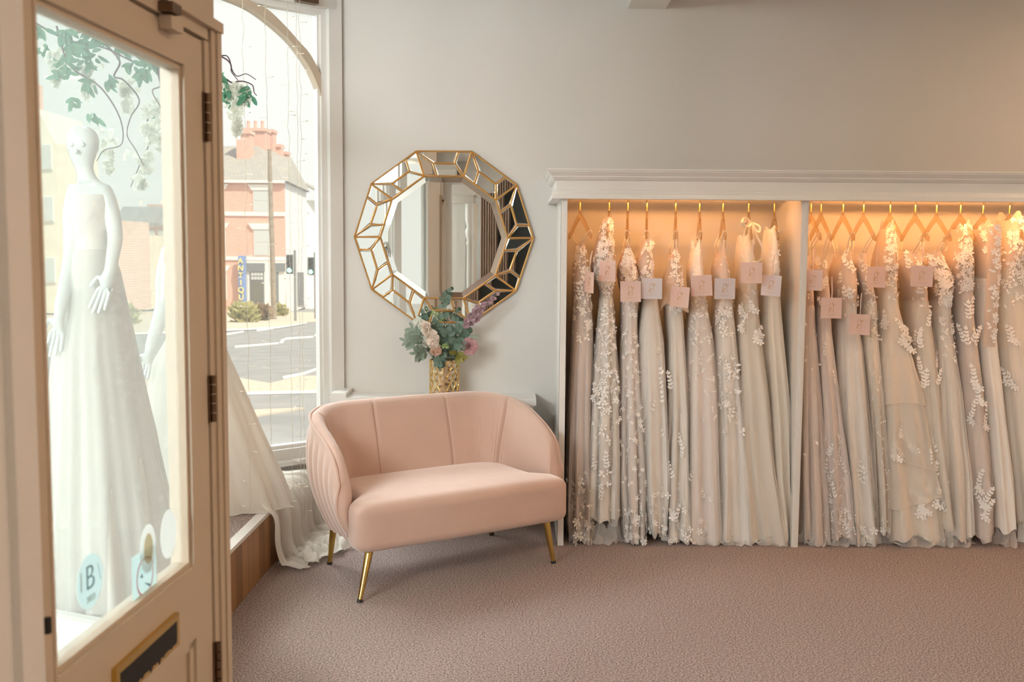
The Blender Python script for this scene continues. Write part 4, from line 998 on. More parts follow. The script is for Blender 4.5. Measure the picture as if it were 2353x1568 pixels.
G[12] = gown(1938, 'white gown with a sheer leaf lace bodice and thin straps', [(588,1948,1966),(620,1934,1982),(670,1932,1980),(720,1940,1976),(800,1936,1990),(950,1932,2000),(1100,1938,2006),(1238,1945,2010)], 'white_cloth', tulle='tulle_white', lace=[('sprig', 0, .18, 9, .06), ('leaf', 0, .2, 24, .022), (FL, .92, 1, 22, .02), ('sprig', .75, 1, 5, .07)], puddle='tulle_white',
  tagpos=(1976, 746, 37, 47, 'p', 0), tlabel='lowest-hanging blush swing tag, on the leaf-bodice gown', hlabel='wide clear hanger of the sheer leaf-bodice gown', npl=8, **rgt)
G[13] = gown(1985, 'narrow cream lace gown with feathery sleeves', [(592,1978,2008),(640,1984,2012),(700,1995,2022),(800,1993,2026),(950,2000,2030),(1100,2003,2035),(1213,2004,2034)], 'ivory_cloth', tulle='tulle_cream', lace=[('thread', 0, .3, 44, .03), ('thread', .4, 1, 30, .04), (FL, .93, 1, 10, .02)],
  tagpos=(2014, 636, 28, 46, 'p', 0), tlabel='narrow peach swing tag on the feathery lace gown', hlabel='clear hanger overlapping its left neighbour above the feathery gown', **rgt)
G[14] = gown(2046, 'ivory tiered ruffle gown with white flower sprays', [(520,2058,2071),(580,2042,2072),(640,2032,2070),(700,2036,2072),(800,2028,2095),(900,2020,2115),(1050,2022,2130),(1228,2028,2158)], 'ivory_cloth', tulle='tulle_cream', straps=False, lace=[(FL, 0, .2, 60, .014), ('leaf', 0, .25, 26, .02), ('spray', .3, .45, 5, .06), ('spray', .62, .74, 6, .08), ('spray', .84, .97, 7, .10)], npl=5, puddle='tulle_white', hlabel='clear hanger of the tiered ruffle gown', bs=(.08,.14,.13,.17,.21), **rgt)
e14, L14 = G[14]
for k, (t0, t1) in enumerate(((.42, .60), (.56, .74), (.70, .86))):
    b = MB(); rows = []
    for i in range(9):
        t = lerp(t0, t1, i/8); row = []
        for j in range(NTH):
            th = 2*math.pi*j/NTH; p = L14.P(min(1, t + .04*math.sin(th*1.0 + k*2)*(i/8)), th, 1.10 + .13*i/8 + .03*math.sin(9*th + k)); row.append(p)
        rows.append(row)
    b.grid(rows, True); b.tube([p + np.array([0, -.001, 0]) for p in rows[-1]] + [rows[-1][0]], .0016, 5, False); b.build('ruffle_tier', 'tulle_cream', e14, smooth=80)
G[15] = gown(2104, 'off-shoulder ivory gown with pale yellow satin under leaf lace', [(594,2078,2140),(650,2092,2142),(690,2106,2142),(780,2106,2155),(900,2112,2165),(1080,2125,2172),(1200,2136,2182)], 'satin', tulle='tulle_cream', lace=[('sprig', 0, .15, 10, .06), ('leaf', 0, .2, 16, .024), ('sprig', .22, .5, 9, .09), ('sprig', .65, .95, 8, .08)],
  tagpos=(2119, 633, 43, 43, 'p', 0), tlabel='peach swing tag at the neckline of the off-shoulder gown', hlabel='clear hanger of the off-shoulder ivory gown', npl=6, puddle='tulle_white', **rgt)
G[16] = gown(2153, 'gown with thick white floral off-shoulder band and plain tulle skirt', [(590,2142,2182),(640,2158,2202),(690,2165,2192),(780,2162,2198),(900,2160,2212),(1080,2158,2222),(1226,2160,2222)], 'ivory_cloth', tulle='tulle_white', lace=[(FL, 0, .17, 80, .02), (FL, .15, .3, 22, .014), ('petals', .25, .4, 8, .018)], hlabel='clear hanger of the floral-band gown', npl=8, puddle='tulle_taupe', **rgt)
G[17] = gown(2208, 'taupe deep-V gown with sparse white leaf sprays on its skirt', [(520,2230,2246),(600,2204,2246),(680,2210,2245),(740,2212,2248),(850,2214,2258),(1000,2220,2270),(1120,2224,2276),(1228,2222,2272)], 'taupe_cloth', tulle='tulle_taupe', straps=False, lace=[(FL, 0, .2, 90, .016), ('leaf', 0, .25, 30, .024), ('sprig', .27, .4, 5, .10), ('spray', .5, .72, 4, .12), ('spray', .84, .94, 4, .12)], hlabel='clear hanger of the deep-V leaf spray gown', npl=5, amp=.06, **rgt)
G[18] = gown(2260, 'white satin gown with a long sheer floral lace sleeve', [(520,2270,2296),(600,2262,2298),(700,2260,2296),(800,2258,2300),(950,2268,2310),(1100,2274,2322),(1213,2278,2325)], 'white_cloth', straps=False, tulle=None, lace=[(FL, 0, .25, 20, .02)], puddle='tulle_taupe', hlabel='clear hanger above the long-sleeved lace gown', npl=4, amp=.06, **rgt)
e18, L18 = G[18]
b = MB(); c0 = [atY(2284, 522, 5.33), atY(2284, 600, 5.30), atY(2279, 700, 5.29), atY(2273, 796, 5.30)]; q = catmull(c0, 8)
b.tube(q, [lerp(.034, .030, i/(len(q)-1)) for i in range(len(q))], 20, False); b.build('sleeve', 'bodice_mesh', e18, smooth=80)
b = MB(); rg = random.Random(9)
for i in range(44):
    t = i/44; k = int(t*(len(q)-1)); p = q[k]
    def T(u, v, w=0, p=p): 
        a = max(-1.3, min(1.3, (u + p_off)/.034)); return np.array([p[0] + .0355*math.sin(a), p[1] - .0355*math.cos(a) - w, p[2] + v])
    p_off = rg.uniform(-.02, .02)
    if i % 3 == 0: flower2(b, T, 0, 0, .018, 5, rg.random())
    else: leaf2(b, T, 0, 0, rg.random()*6.28, .026, .013)
b.build('sleeve_lace', 'lace_white', e18)
G[19] = gown(2321, 'ivory gown with dense white leaf lace at the right edge of the view', [(500,2338,2368),(600,2312,2375),(690,2310,2372),(800,2312,2385),(950,2322,2395),(1205,2338,2410)], 'ivory_cloth', straps=False, tulle='tulle_cream', lace=[('leaf', 0, .28, 90, .024), (FL, 0, .28, 50, .016), ('spray', .3, .6, 5, .08)], hlabel='rightmost clear hanger in view', npl=5, **rgt)
# ------------------------------------------------------------------ fairy lights in the bay window
bulbmesh = None
def fairy(px, Y, pbot, label, seed, dens=.085):
    global bulbmesh
    r = random.Random(seed); x, y, _ = atY(px, 577, Y); zb = max(.12, atY(px, pbot, Y)[2]); e = empty('fairy_light_string', (x, y, zb), label, 'string light', 'strings of fairy lights hanging in the bay window')
    pts = []; z = ZC - .02
    while z > zb: pts.append((x + r.uniform(-.004, .004), y + r.uniform(-.004, .004), z)); z -= .05
    for k in (0, .004):
        b = MB(); b.tube([(p[0] + k*math.sin(i*1.3), p[1] + k, p[2]) for i, p in enumerate(pts)], .0006, 4, False); b.build('wire', 'wire', e)
    z = ZC - .1
    while z > zb + .03:
        sg = r.choice((-1, 1)); dz_ = r.uniform(-.010, .008)
        if bulbmesh is None:
            b = MB(); b.tube([(0, 0, 0), (.022, 0, .002), (.026, 0, .002)], [.0007, .0007, .0018], 5); b.tube([(.026, 0, .002), (.036, 0, .003), (.038, 0, .003)], [.0026, .0026, .001], 6)
            o = b.build('bulb', 'bulb', e, loc=(0, 0, 0), smooth=50); bulbmesh = o.data
            o.location = (pts[0][0] - x, 0, z - zb)
        else:
            o = bpy.data.objects.new('bulb', bulbmesh); COL.objects.link(o); o.parent = e
        o.parent = e; o.location = (0, 0, z - zb); o.rotation_euler = (0, r.uniform(-.2, .2), r.uniform(-.4, .4) + (math.pi if sg < 0 else 0)); z -= dens*r.uniform(.8, 1.3)
fairy(566, 4.78, 1295, 'fairy light string nearest the door, hanging down over the platform edge', 1, .13)
fairy(617, 4.95, 1120, 'fairy light string second from the door casing', 2, .15)
fairy(666, 5.15, 1160, 'fairy light string third from the door casing', 3, .15)
fairy(686, 5.2, 1290, 'fairy light string twisted beside the last one above the gown train', 4, .12)
fairy(694, 5.25, 1290, 'fairy light string closest to the back wall', 5, .14)

# ------------------------------------------------------------------ mannequins and their gowns
def body(name, joints, edges, parent, m='mannequin', sub=2):
    me = bpy.data.meshes.new(name); names = list(joints)
    base = Vector(WORLD(parent))
    me.from_pydata([Vector(joints[k][0]) - base for k in names], [(names.index(a), names.index(c)) for a, c in edges], [])
    o = bpy.data.objects.new(name, me); COL.objects.link(o); o.parent = parent; me.materials.append(MATS[m])
    sk = o.modifiers.new('skin', 'SKIN'); sk.use_smooth_shade = True
    for i, k in enumerate(names):
        v = me.skin_vertices[0].data[i]; r = joints[k][1]; v.radius = r if isinstance(r, tuple) else (r, r); v.use_root = (k == 'hip')
    s_ = o.modifiers.new('sub', 'SUBSURF'); s_.levels = sub; s_.render_levels = sub
    return o
def pose(px, py, Y): return Vector(atY(px, py, Y))
def hand(j, ed, wrist, pre, d, side, ln=.09):
    d = Vector(d).normalized(); side = Vector(side).normalized(); w = Vector(j[wrist][0])
    j[pre+'palm'] = (w + d*.05, (.026, .014)); ed.append((wrist, pre+'palm'))
    for i, (o_, l) in enumerate(((-.022, .075), (-.008, .088), (.007, .082), (.021, .065))):
        a, c = pre+'k%d' % i, pre+'t%d' % i; j[a] = (w + d*.085 + side*o_, (.008, .008)); j[c] = (w + d*(.085 + l) + side*o_*1.3 + Vector((0, -.012, 0)), (.006, .006)); ed += [(pre+'palm', a), (a, c)]
    a, c = pre+'th', pre+'tt'; j[a] = (w + d*.04 + side*-.035, (.009, .009)); j[c] = (w + d*.085 + side*-.052, (.007, .007)); ed += [(pre+'palm', a), (a, c)]
def coneskirt(name, cx, cy, rows_, mname, parent, npl=11, amp=.07, seed=1, hemwave=.01):
    r = random.Random(seed); p1, p2, p3 = [r.uniform(0, 6) for _ in range(3)]; zs_ = [q[0] for q in rows_]; n = 44; rows = []
    for i in range(n + 1):
        z = lerp(zs_[0], zs_[-1], i/n); t = i/n; row = []
        f = lambda k: float(np.interp(-z, [-q for q in zs_], [q[k] for q in rows_]))
        ox, oy, a, b_ = f(1), f(2), f(3), f(4)
        for j in range(110):
            th = 2*math.pi*j/110; w = 1 + amp*t*(math.cos(npl*th + p1 + t) + .5*math.cos((2*npl+3)*th + p2)) + amp*.5*t*math.cos(4*th + p3 + 2*t)
            row.append((cx + ox + a*w*math.cos(th), cy + oy + b_*w*math.sin(th), max(PZ + .006, z + hemwave*math.sin(6*th + p2)*max(0, t - .9)*10)))
        rows.append(row)
    b = MB(); b.grid(rows, True); return b.build(name, mname, parent, smooth=80)
# first mannequin, seen through the door glass
YM = 3.85
m1 = empty('dress_mannequin', (atY(215, 577, YM)[0], YM, PZ), 'glossy white mannequin with bent arms standing in the bay behind the door glass', 'mannequin', 'display mannequins in the bay')
J = {'hip': (pose(212, 620, YM), (.085, .08)), 'waist': (pose(214, 550, YM), (.058, .055)), 'chest': (pose(210, 475, YM), (.078, .07)), 'neck0': (pose(202, 425, YM), (.045, .045)), 'neck': (pose(197, 398, YM), (.028, .028)),
     'jaw': (pose(190, 372, YM), (.036, .042)), 'head': (pose(190, 338, YM), (.060, .066)), 'crown': (pose(191, 310, YM), (.056, .062)), 'top': (pose(192, 288, YM), (.030, .034)),
     'sl': (pose(163, 440, YM), (.036, .036)), 'el': (pose(164, 588, YM - .05), (.030, .030)), 'wl': (pose(138, 712, YM - .2), (.024, .024)),
     'sr': (pose(248, 442, YM), (.036, .036)), 'er': (pose(266, 545, YM - .03), (.030, .030)), 'wr': (pose(254, 618, YM - .14), (.022, .022)),
     'k1': (pose(205, 800, YM), (.09, .09)), 'k2': (pose(205, 1000, YM), (.06, .06)), 'foot': (pose(205, 1320, YM), (.05, .05))}
E_ = [('hip', 'waist'), ('waist', 'chest'), ('chest', 'neck0'), ('neck0', 'neck'), ('neck', 'jaw'), ('jaw', 'head'), ('head', 'crown'), ('crown', 'top'), ('chest', 'sl'), ('sl', 'el'), ('el', 'wl'), ('chest', 'sr'), ('sr', 'er'), ('er', 'wr'), ('hip', 'k1'), ('k1', 'k2'), ('k2', 'foot')]
hand(J, E_, 'wl', 'a', (-.12, -.1, -1), (1, 0, -.1)); hand(J, E_, 'wr', 'b', (-.3, -.1, -1), (1, 0, -.3))
body('body', J, E_, m1)
b = MB(); hc = J['head'][0]
b.ball(tuple(hc + Vector((0, -.056, -.022))), .009, 6); 
for sx in (-1, 1): b.ball(tuple(hc + Vector((sx*.020, -.046, .004))), .010, 6)
b.build('face', 'mannequin', m1, smooth=80)
b = MB(); b.lathe((m1.location[0], YM, PZ), [(.0001, 0), (.15, 0), (.15, .008), (.0001, .012)], 32); b.build('base_plate', 'steel_grey', m1, smooth=40)
zz1 = lambda py: atY(215, py, YM)[2]; X1 = lambda px, Y=YM: atY(px, 577, Y)[0]
cx1 = X1(212); g1 = empty('display_gown', (cx1, YM, PZ), 'long ivory lace gown on the mannequin behind the door glass', 'dress', 'gowns on the display mannequins')
def row1(py, xl, xr, b_): return (zz1(py), (X1(xl) + X1(xr))/2 - cx1, -.10 if py > 1000 else -.03*(py > 700), (X1(xr) - X1(xl))/2, b_)
coneskirt('bodice', cx1, YM, [row1(448, 168, 256, .070), row1(470, 160, 260, .095), row1(500, 164, 256, .095), row1(550, 180, 248, .075), row1(575, 176, 254, .085)], 'white_cloth', g1, 8, 0, 4, 0)
coneskirt('skirt', cx1, YM, [row1(572, 176, 254, .086), row1(620, 162, 266, .12), row1(700, 150, 282, .15), row1(800, 144, 298, .18), row1(1000, 136, 335, .24), row1(1180, 132, 372, .28), row1(1330, 128, 395, .32)], 'ivory_cloth', g1, 8, .10, 4)
coneskirt('tulle_layer', cx1, YM, [row1(573, 175, 255, .088), row1(620, 159, 269, .125), row1(800, 140, 304, .20), row1(1180, 126, 380, .30), row1(1338, 122, 402, .34)], 'tulle_white', g1, 10, .09, 6)
# second mannequin further along the bay, its train spilling over the platform edge
Y2 = 4.98; X2 = lambda px: atY(px, 577, Y2)[0]; zz2 = lambda py: atY(440, py, Y2)[2]
cx2 = X2(436)
m2 = empty('dress_mannequin', (cx2, Y2, PZ), 'white mannequin with hand on hip beyond the door frame, further from the door', 'mannequin', 'display mannequins in the bay')
J = {'hip': (pose(440, 800, Y2), (.10, .08)), 'waist': (pose(440, 740, Y2), (.07, .06)), 'chest': (pose(440, 640, Y2), (.09, .075)), 'neck0': (pose(440, 570, Y2), (.05, .05)), 'neck': (pose(440, 540, Y2), (.03, .03)),
     'jaw': (pose(440, 515, Y2), (.042, .048)), 'head': (pose(440, 490, Y2), (.058, .064)), 'crown': (pose(440, 467, Y2), (.054, .060)), 'top': (pose(440, 450, Y2), (.030, .034)),
     'sl': (pose(385, 592, Y2), (.07, .07)), 'el': (pose(378, 700, Y2 - .05), (.045, .045)), 'wl': (pose(345, 800, Y2 - .15), (.028, .028)),
     'sr': (pose(480, 592, Y2), (.055, .055)), 'er': (pose(492, 690, Y2 - .03), (.036, .036)), 'wr': (pose(478, 760, Y2 - .13), (.026, .026)),
     'k1': (pose(440, 950, Y2), (.08, .08)), 'k2': (pose(440, 1050, Y2), (.06, .06)), 'foot': (pose(440, 1150, Y2), (.05, .05))}
E_ = E_[:17]; hand(J, E_, 'wl', 'a', (-.25, -.1, -1), (1, 0, -.1)); hand(J, E_, 'wr', 'b', (-.3, -.1, -1), (1, 0, -.3))
body('body', J, E_, m2)
b = MB(); hc = J['head'][0]; b.ball(tuple(hc + Vector((0, -.056, -.022))), .009, 6)
for sx in (-1, 1): b.ball(tuple(hc + Vector((sx*.020, -.046, .004))), .010, 6)
b.build('face', 'mannequin', m2, smooth=80)
b = MB(); b.lathe((cx2, Y2, PZ), [(.0001, 0), (.15, 0), (.15, .008), (.0001, .012)], 32); b.build('base_plate', 'steel_grey', m2, smooth=40)
g2 = empty('display_gown', (cx2, Y2, PZ), 'ivory chiffon gown whose long train spills off the platform behind the sofa', 'dress', 'gowns on the display mannequins')
def row2(py, xl, xr, b_): return (zz2(py), (X2(xl) + X2(xr))/2 - cx2, 0, (X2(xr) - X2(xl))/2, b_)
coneskirt('bodice', cx2, Y2, [row2(600, 388, 490, .11), row2(690, 392, 488, .10), row2(790, 378, 500, .12)], 'white_cloth', g2, 8, 0, 8)
coneskirt('skirt', cx2, Y2, [row2(775, 382, 505, .12), row2(827, 350, 524, .16), row2(900, 335, 556, .20), row2(1000, 320, 598, .225), row2(1093, 300, 640, .235), row2(1172, 292, 668, .24)], 'chiffon', g2, 12, .05, 8, .012)
coneskirt('lining', cx2, Y2, [row2(785, 384, 500, .11), row2(900, 345, 540, .17), row2(1050, 330, 590, .20), row2(1165, 310, 615, .21)], 'white_cloth', g2, 9, .04, 9, .012)
rows = []; NV = 120
for i in range(NV + 1):
    v = i/NV; yy = lerp(4.80, 5.62, v); rp = .018*math.sin(v*38) + .012*math.sin(v*67 + 1) + .008*math.sin(v*101)
    ex = lerp(-1.175, -1.10, v); out = .05*math.sin(v*9 + .5) + .03*math.sin(v*23)
    endx = lerp(-1.03, -.90, min(1, v*2.2)) + out*.4
    pts = [(-1.42, lerp(4.93, 5.12, v), .80 - .12*v), (-1.33, lerp(4.92, 5.25, v), .58 - .1*v), (-1.25, lerp(4.90, 5.42, v), .40 - .04*v), (ex - .02, yy, PZ + .045 + rp*.5), (ex + .03 + rp, yy + .004, PZ - .02), (ex + .035 + rp*1.2, yy, .13),
           (ex + .06 + rp*1.3, yy - .005, .035 + abs(rp)*.5), (lerp(ex, endx, .6) + rp, yy - .01, .022 + abs(rp)*1.1), (endx + rp, yy - .03*math.sin(v*12), .008 + .5*abs(rp))]
    rows.append(catmull(pts, 7))
b = MB(); b.grid(rows); b.build('train', 'chiffon', g2, smooth=85)
b = MB(); rows = []
for i in range(NV + 1):                         # heaped ruffles of the train on the carpet
    v = i/NV; base = rows
    yy = lerp(4.88, 5.26, v); ex = lerp(-1.08, -.93, v); r_ = []
    for k in range(26):
        t = k/25; r_.append((ex - .06 + .17*t + .012*math.sin(v*22 + 5*t), yy + .05*math.sin(t*3 + v*2) - .03*t, .010 + .045*math.sin(math.pi*t)*(.55 + .45*math.sin(v*31 + 3*t)) + .022*abs(math.sin(t*11 + v*9))))
    rows.append(r_)
b.grid(rows); b.build('train_hem', 'chiffon', g2, smooth=85)
b = MB(); rows = []
for i in range(40):
    v = i/39; rows.append([(lerp(-1.52, -1.14, t) , lerp(5.18, 5.60, v) + .02*math.sin(t*9), PZ + .012 + .03*(1 - t)*(1 - v) + .016*abs(math.sin(t*14 + 5*v)) + .012*abs(math.sin(v*17 + t*6))) for t in np.linspace(0, 1, 40)])
b.grid(rows); b.build('train_fold', 'chiffon', g2, smooth=85)

# ------------------------------------------------------------------ hanging wisteria garland in the bay
gar = empty('wisteria_garland', atY(300, 60, 4.3), 'artificial wisteria garland with twisted twigs hanging at the top of the bay', 'garland')
def pxs(l, Y): return [np.array(atY(x, y, Y + d)) for x, y, d in l]
rw = random.Random(12)
TW = [([(60,40,0),(150,90,0),(240,110,.1),(330,150,.1),(410,140,.2),(505,128,.3),(525,133,.3),(533,160,.3),(545,175,.3),(566,170,.3),(588,183,.3)], 4.3),
      ([(505,128,.3),(522,138,.3),(531,150,.3),(532,165,.3),(548,186,.3)], 4.3), ([(520,182,.3),(533,190,.3),(548,187,.3),(563,188,.3),(580,196,.3),(584,212,.3),(590,220,.3)], 4.3),
      ([(240,100,0),(275,140,-.1),(262,175,-.1),(285,185,-.1),(320,230,0),(300,270,0),(292,310,0),(312,345,0),(330,380,0)], 4.3), ([(360,150,.1),(372,230,.1),(340,270,.1),(342,330,.1),(325,370,.1),(300,430,.1)], 4.3),
      ([(130,60,0),(160,150,0),(230,200,0),(275,270,0),(280,330,0),(240,345,0),(222,370,0)], 4.3), ([(300,120,0),(340,100,0),(370,190,0),(350,210,0),(378,260,0)], 4.3), ([(505,200,.3),(515,205,.3),(528,222,.3)], 4.3)]
for l, Y in TW:
    b = MB(); b.tube(catmull(pxs(l, Y), 6), [.0045*(1 - .6*i/(6*(len(l)-1))) for i in range(6*(len(l)-1)+1)], 6); b.build('twig', 'twig', gar, smooth=60)
def leafcl(spots, m, L, W, n, nm):
    for (x, y, Y) in spots:
        b = MB(); c = np.array(atY(x, y, Y))
        for k in range(n): leafmesh(b, c + rv(.018), np.array([rw.uniform(-1, 1), rw.uniform(-.4, .4), rw.uniform(-1.2, .1)]), FRONT + rv(.6), L*rw.uniform(.7, 1.1), W)
        b.build(nm, m, gar, smooth=70)
leafcl([(512,168,4.6),(508,186,4.6),(560,200,4.6),(565,218,4.6),(572,226,4.6),(520,210,4.6),(511,220,4.6)], 'leaf_green', .055, .020, 5, 'leaf_cluster')
spots = [(rw.uniform(95, 395), 60 + abs(rw.gauss(0, 90)), rw.uniform(4.1, 4.5)) for _ in range(46)]
spots = [p for p in spots if p[1] < 330 + .0*p[0]]
leafcl(spots, 'leaf_green', .055, .018, 7, 'leaf_cluster')
def raceme(x, y0, y1, w, Y, n):
    e = MB()
    for k in range(n):
        t = rw.random(); c = np.array(atY(x + rw.gauss(0, w*(1 - .75*t)*.5), lerp(y0, y1, t), Y)); nrm = FRONT + rv(.7); nrm /= np.linalg.norm(nrm); a = np.cross(nrm, [.1, .2, 1]); a /= np.linalg.norm(a); c2 = np.cross(nrm, a)
        for q in range(4): an = q*math.pi/2 + rw.random(); leafmesh(e, c, a*math.cos(an) + c2*math.sin(an) + nrm*.3, nrm, .017, .016, fold=-.1, tip=.35)
    e.build('flower_raceme', 'petal_white', gar, smooth=80)
raceme(544, 192, 312, 34, 4.6, 120)
for x, y0, y1 in ((345, 240, 330), (325, 350, 435), (250, 300, 400), (370, 230, 350), (130, 110, 200), (200, 150, 230), (290, 180, 260)): raceme(x, y0, y1, 34, 4.35, 45)

# ------------------------------------------------------------------ the street
def gz(D): return -.12 if D < 7 else -.15 - .0447*(D - 8)
def GP(px, py):
    d = ray(px, py); lo, hi = 5.0, 150.0
    for _ in range(50):
        m = (lo+hi)/2; z = H + d[2]*m/d[1]
        if z > gz(m): lo = m
        else: hi = m
    return (d[0]*lo/d[1], lo, gz(lo))
b = MB(); xs = np.linspace(-90, 60, 3); b.grid([[(x, D, gz(D)) for x in (-90, 60)] for D in (-10, 6.9, 8, 130)])
struct(b.build('ground', 'asphalt'))
def patch(name, poly, m, lift):
    b = MB(); P = [GP(*p) for p in poly]; b.prism([(x, y, z + lift - .02) for x, y, z in P], (0, 0, .02)); return struct(b.build(name, m))
patch('ground_pavement', [(-300, 935), (545, 905), (800, 900), (800, 866), (690, 868), (620, 885), (545, 872), (-300, 890)], 'pavement', .03)
patch('ground_kerb', [(-300, 940), (545, 909), (800, 903), (800, 899), (545, 904), (-300, 934)], 'stone_white', .025)
patch('ground_cobbles', [(575, 962), (640, 950), (700, 940), (660, 942), (570, 946)], 'pavement', .02)
patch('ground_far_pavement', [(-300, 790), (505, 758), (640, 752), (700, 742), (800, 738), (800, 722), (505, 712), (-300, 712)], 'pavement', .03)
patch('ground_far_kerb', [(-300, 795), (505, 763), (640, 756), (705, 745), (705, 743), (640, 753), (505, 760), (-300, 790)], 'stone_white', .04)
for poly in ([(513,772),(560,764),(560,762),(513,769)], [(590,762),(660,752),(690,747),(690,745),(660,749),(590,759)], [(540,800),(640,791),(640,789),(540,797)], [(642,789),(648,781),(655,781),(650,789)], [(655,781),(720,776),(720,774),(655,778)], [(722,773),(727,767),(732,767),(730,773)], [(732,768),(760,765),(760,763),(732,766)], [(650,872),(700,862),(745,845),(745,842),(700,858),(650,868)]):
    patch('ground_marking', poly, 'road_paint', .022)
# corner building with the antique shop
DB = 78.0
def ex(px, D=DB): return atY(px, 577, D)[0]
def ez(py, D=DB, px=600): return atY(px, py, D)[2]
def ebox(b, x0, y0, x1, y1, D, th, back=False):    # px box whose front face lies at depth D
    b.box(ex(x0, D), ex(x1, D), D, D + th, ez(y1, D, (x0+x1)/2), ez(y0, D, (x0+x1)/2))
bld = empty('corner_building', (ex(580), DB, gz(DB)), 'three-storey red brick corner building with slate roof and an antique shop below', 'building')
xl_, xr_ = ex(440), ex(654); zg = gz(DB) - .3; ze = ez(417)
x3, y3 = ex(705, 92), 92.0
b = MB(); b.prism([(xl_, DB, zg), (xr_, DB, zg), (xr_, DB + .4, zg), (xl_, DB + .4, zg)], (0, 0, ze - zg)); b.build('front_wall', 'red_brick', bld)
b = MB(); b.prism([(xr_, DB, zg), (x3, y3, zg), (x3 - 3, y3 + 8, zg), (xl_, y3 + 8, zg), (xl_, DB + .41, zg), (xr_ - .01, DB + .41, zg)], (0, 0, ze - zg)); b.build('side_wall', 'stone_white', bld, label='sunlit white side wall')
b = MB(); hl = .35
E0, E1, E2, E3 = (xl_, DB - hl, ze), (xr_ + hl, DB - hl, ze), (x3 + hl, y3, ze), (xl_, y3 + 8, ze)
R0, R1 = (ex(470, 84), 84, ez(338, 84)), (ex(592, 84), 84, ez(335, 84)); R2 = (ex(672, 93), 93, ez(362, 93))
b.add([E0, E1, E2, E3, R0, R1, R2], [(0, 1, 5, 4), (1, 2, 6, 5), (2, 3, 6), (3, 4, 5, 6), (3, 0, 4), (0, 3, 2, 1)]); b.build('roof', 'slates', bld)
b = MB(); ebox(b, 440, 414, 656, 420, DB - hl, .2); ebox(b, 440, 487, 655, 496, DB - .1, .2); ebox(b, 440, 590, 655, 598, DB - .1, .2); b.build('string_courses', 'stone_white', bld)
def shpwin(x0, y0, x1, y1, lint=True, bars=1):
    f = MB(); ebox(f, x0, y0, x1, y1, DB - .06, .1); o = f.build('window', 'stone_white', bld)
    p = MB(); ebox(p, x0+2, y0+2, x1-2, (y0+y1)/2 - 1, DB - .09, .04); ebox(p, x0+2, (y0+y1)/2 + 1, x1-2, y1-2, DB - .09, .04); p.build('pane', 'pane_pale', o)
    if lint:
        l = MB(); P = [(x0-11, y0-13), (x1+11, y0-13), (x1+2, y0), (x0-2, y0)]; l.prism([(ex(x), DB - .15, ez(y, DB, x)) for x, y in P], (0, .2, 0)); l.build('lintel', 'stone_white', bld)
shpwin(583, 437, 620, 488); shpwin(583, 527, 620, 588); shpwin(478, 436, 517, 488); shpwin(478, 526, 518, 588); shpwin(478, 624, 519, 688)
b = MB(); ebox(b, 563, 600, 654, 706, DB - .25, .3); b.build('shopfront', 'stone_white', bld)
b = MB(); ebox(b, 565, 605, 607, 624, DB - .4, .2); b.build('fascia', 'slate_grey', bld); b = MB(); ebox(b, 632, 605, 654, 624, DB - .4, .2); b.build('fascia', 'slate_grey', bld)
b = MB(); ebox(b, 573, 626, 606, 698, DB - .3, .06); o = b.build('window', 'slate_grey', bld, label='dark-framed shop display window')
p = MB(); ebox(p, 576, 646, 603, 692, DB - .34, .05); p.build('pane', 'pane_dark', o)
p = MB(); 
for k in range(4): ebox(p, 576 + 7*k, 627, 582 + 7*k, 634, DB - .34, .05); ebox(p, 576 + 7*k, 636, 582 + 7*k, 643, DB - .34, .05)
p.build('pane', 'pane_pale', o)
b = MB(); ebox(b, 633, 626, 639, 698, DB - .3, .06); b.build('window', 'slate_grey', bld, label='narrow grey shop window')
# sign
sg_ = MB(); ebox(sg_, 546.5, 588, 564, 700, DB - .5, .12); sgo = sg_.build('sign', 'sign_blue', bld, label='blue vertical sign with yellow lettering')
for k, ch in enumerate('ANTIQUE'):
    o = text_mesh(ch, .57, 'sign_yellow', 'sign_letter', None, (ex(556.6), DB - .56, ez(600 + 16.6*k, DB, 555)), (1, 0, 0), (0, 0, 1), .03, True); o.parent = sgo; o.location = Vector((ex(556.6), DB - .56, ez(600 + 16.6*k, DB, 555))) - WORLD(sgo)
# chimneys
def chim(x0, y0, x1, y1, D, dp_, pots=()):
    b = MB(); ebox(b, x0, y0 + 6, x1, y1, D, dp_); ebox(b, x0 - 1.5, y0, x1 + 1.5, y0 + 7, D - .15, dp_ + .3); c = b.build('chimney', 'red_brick', bld)
    for p in pots:
        b = MB(); c0 = (ex(p, D), D + dp_/2, ez(y0, D, p)); hh_ = 18/F*D; b.lathe(c0, [(.16, 0), (.13, hh_*.85), (.16, hh_*.87), (.16, hh_), (.10, hh_), (.10, 0)], 12); b.build('chimney_pot', 'red_brick', c, smooth=50)
chim(547, 300, 578, 374, 81.5, 1.2); chim(556, 294, 613, 366, 85, 1.6, (570, 586, 602)); chim(609, 297, 631, 362, 88, 1.2); chim(632, 331, 648, 378, 89, 1.0); chim(651, 348, 662, 386, 91, 1.0)
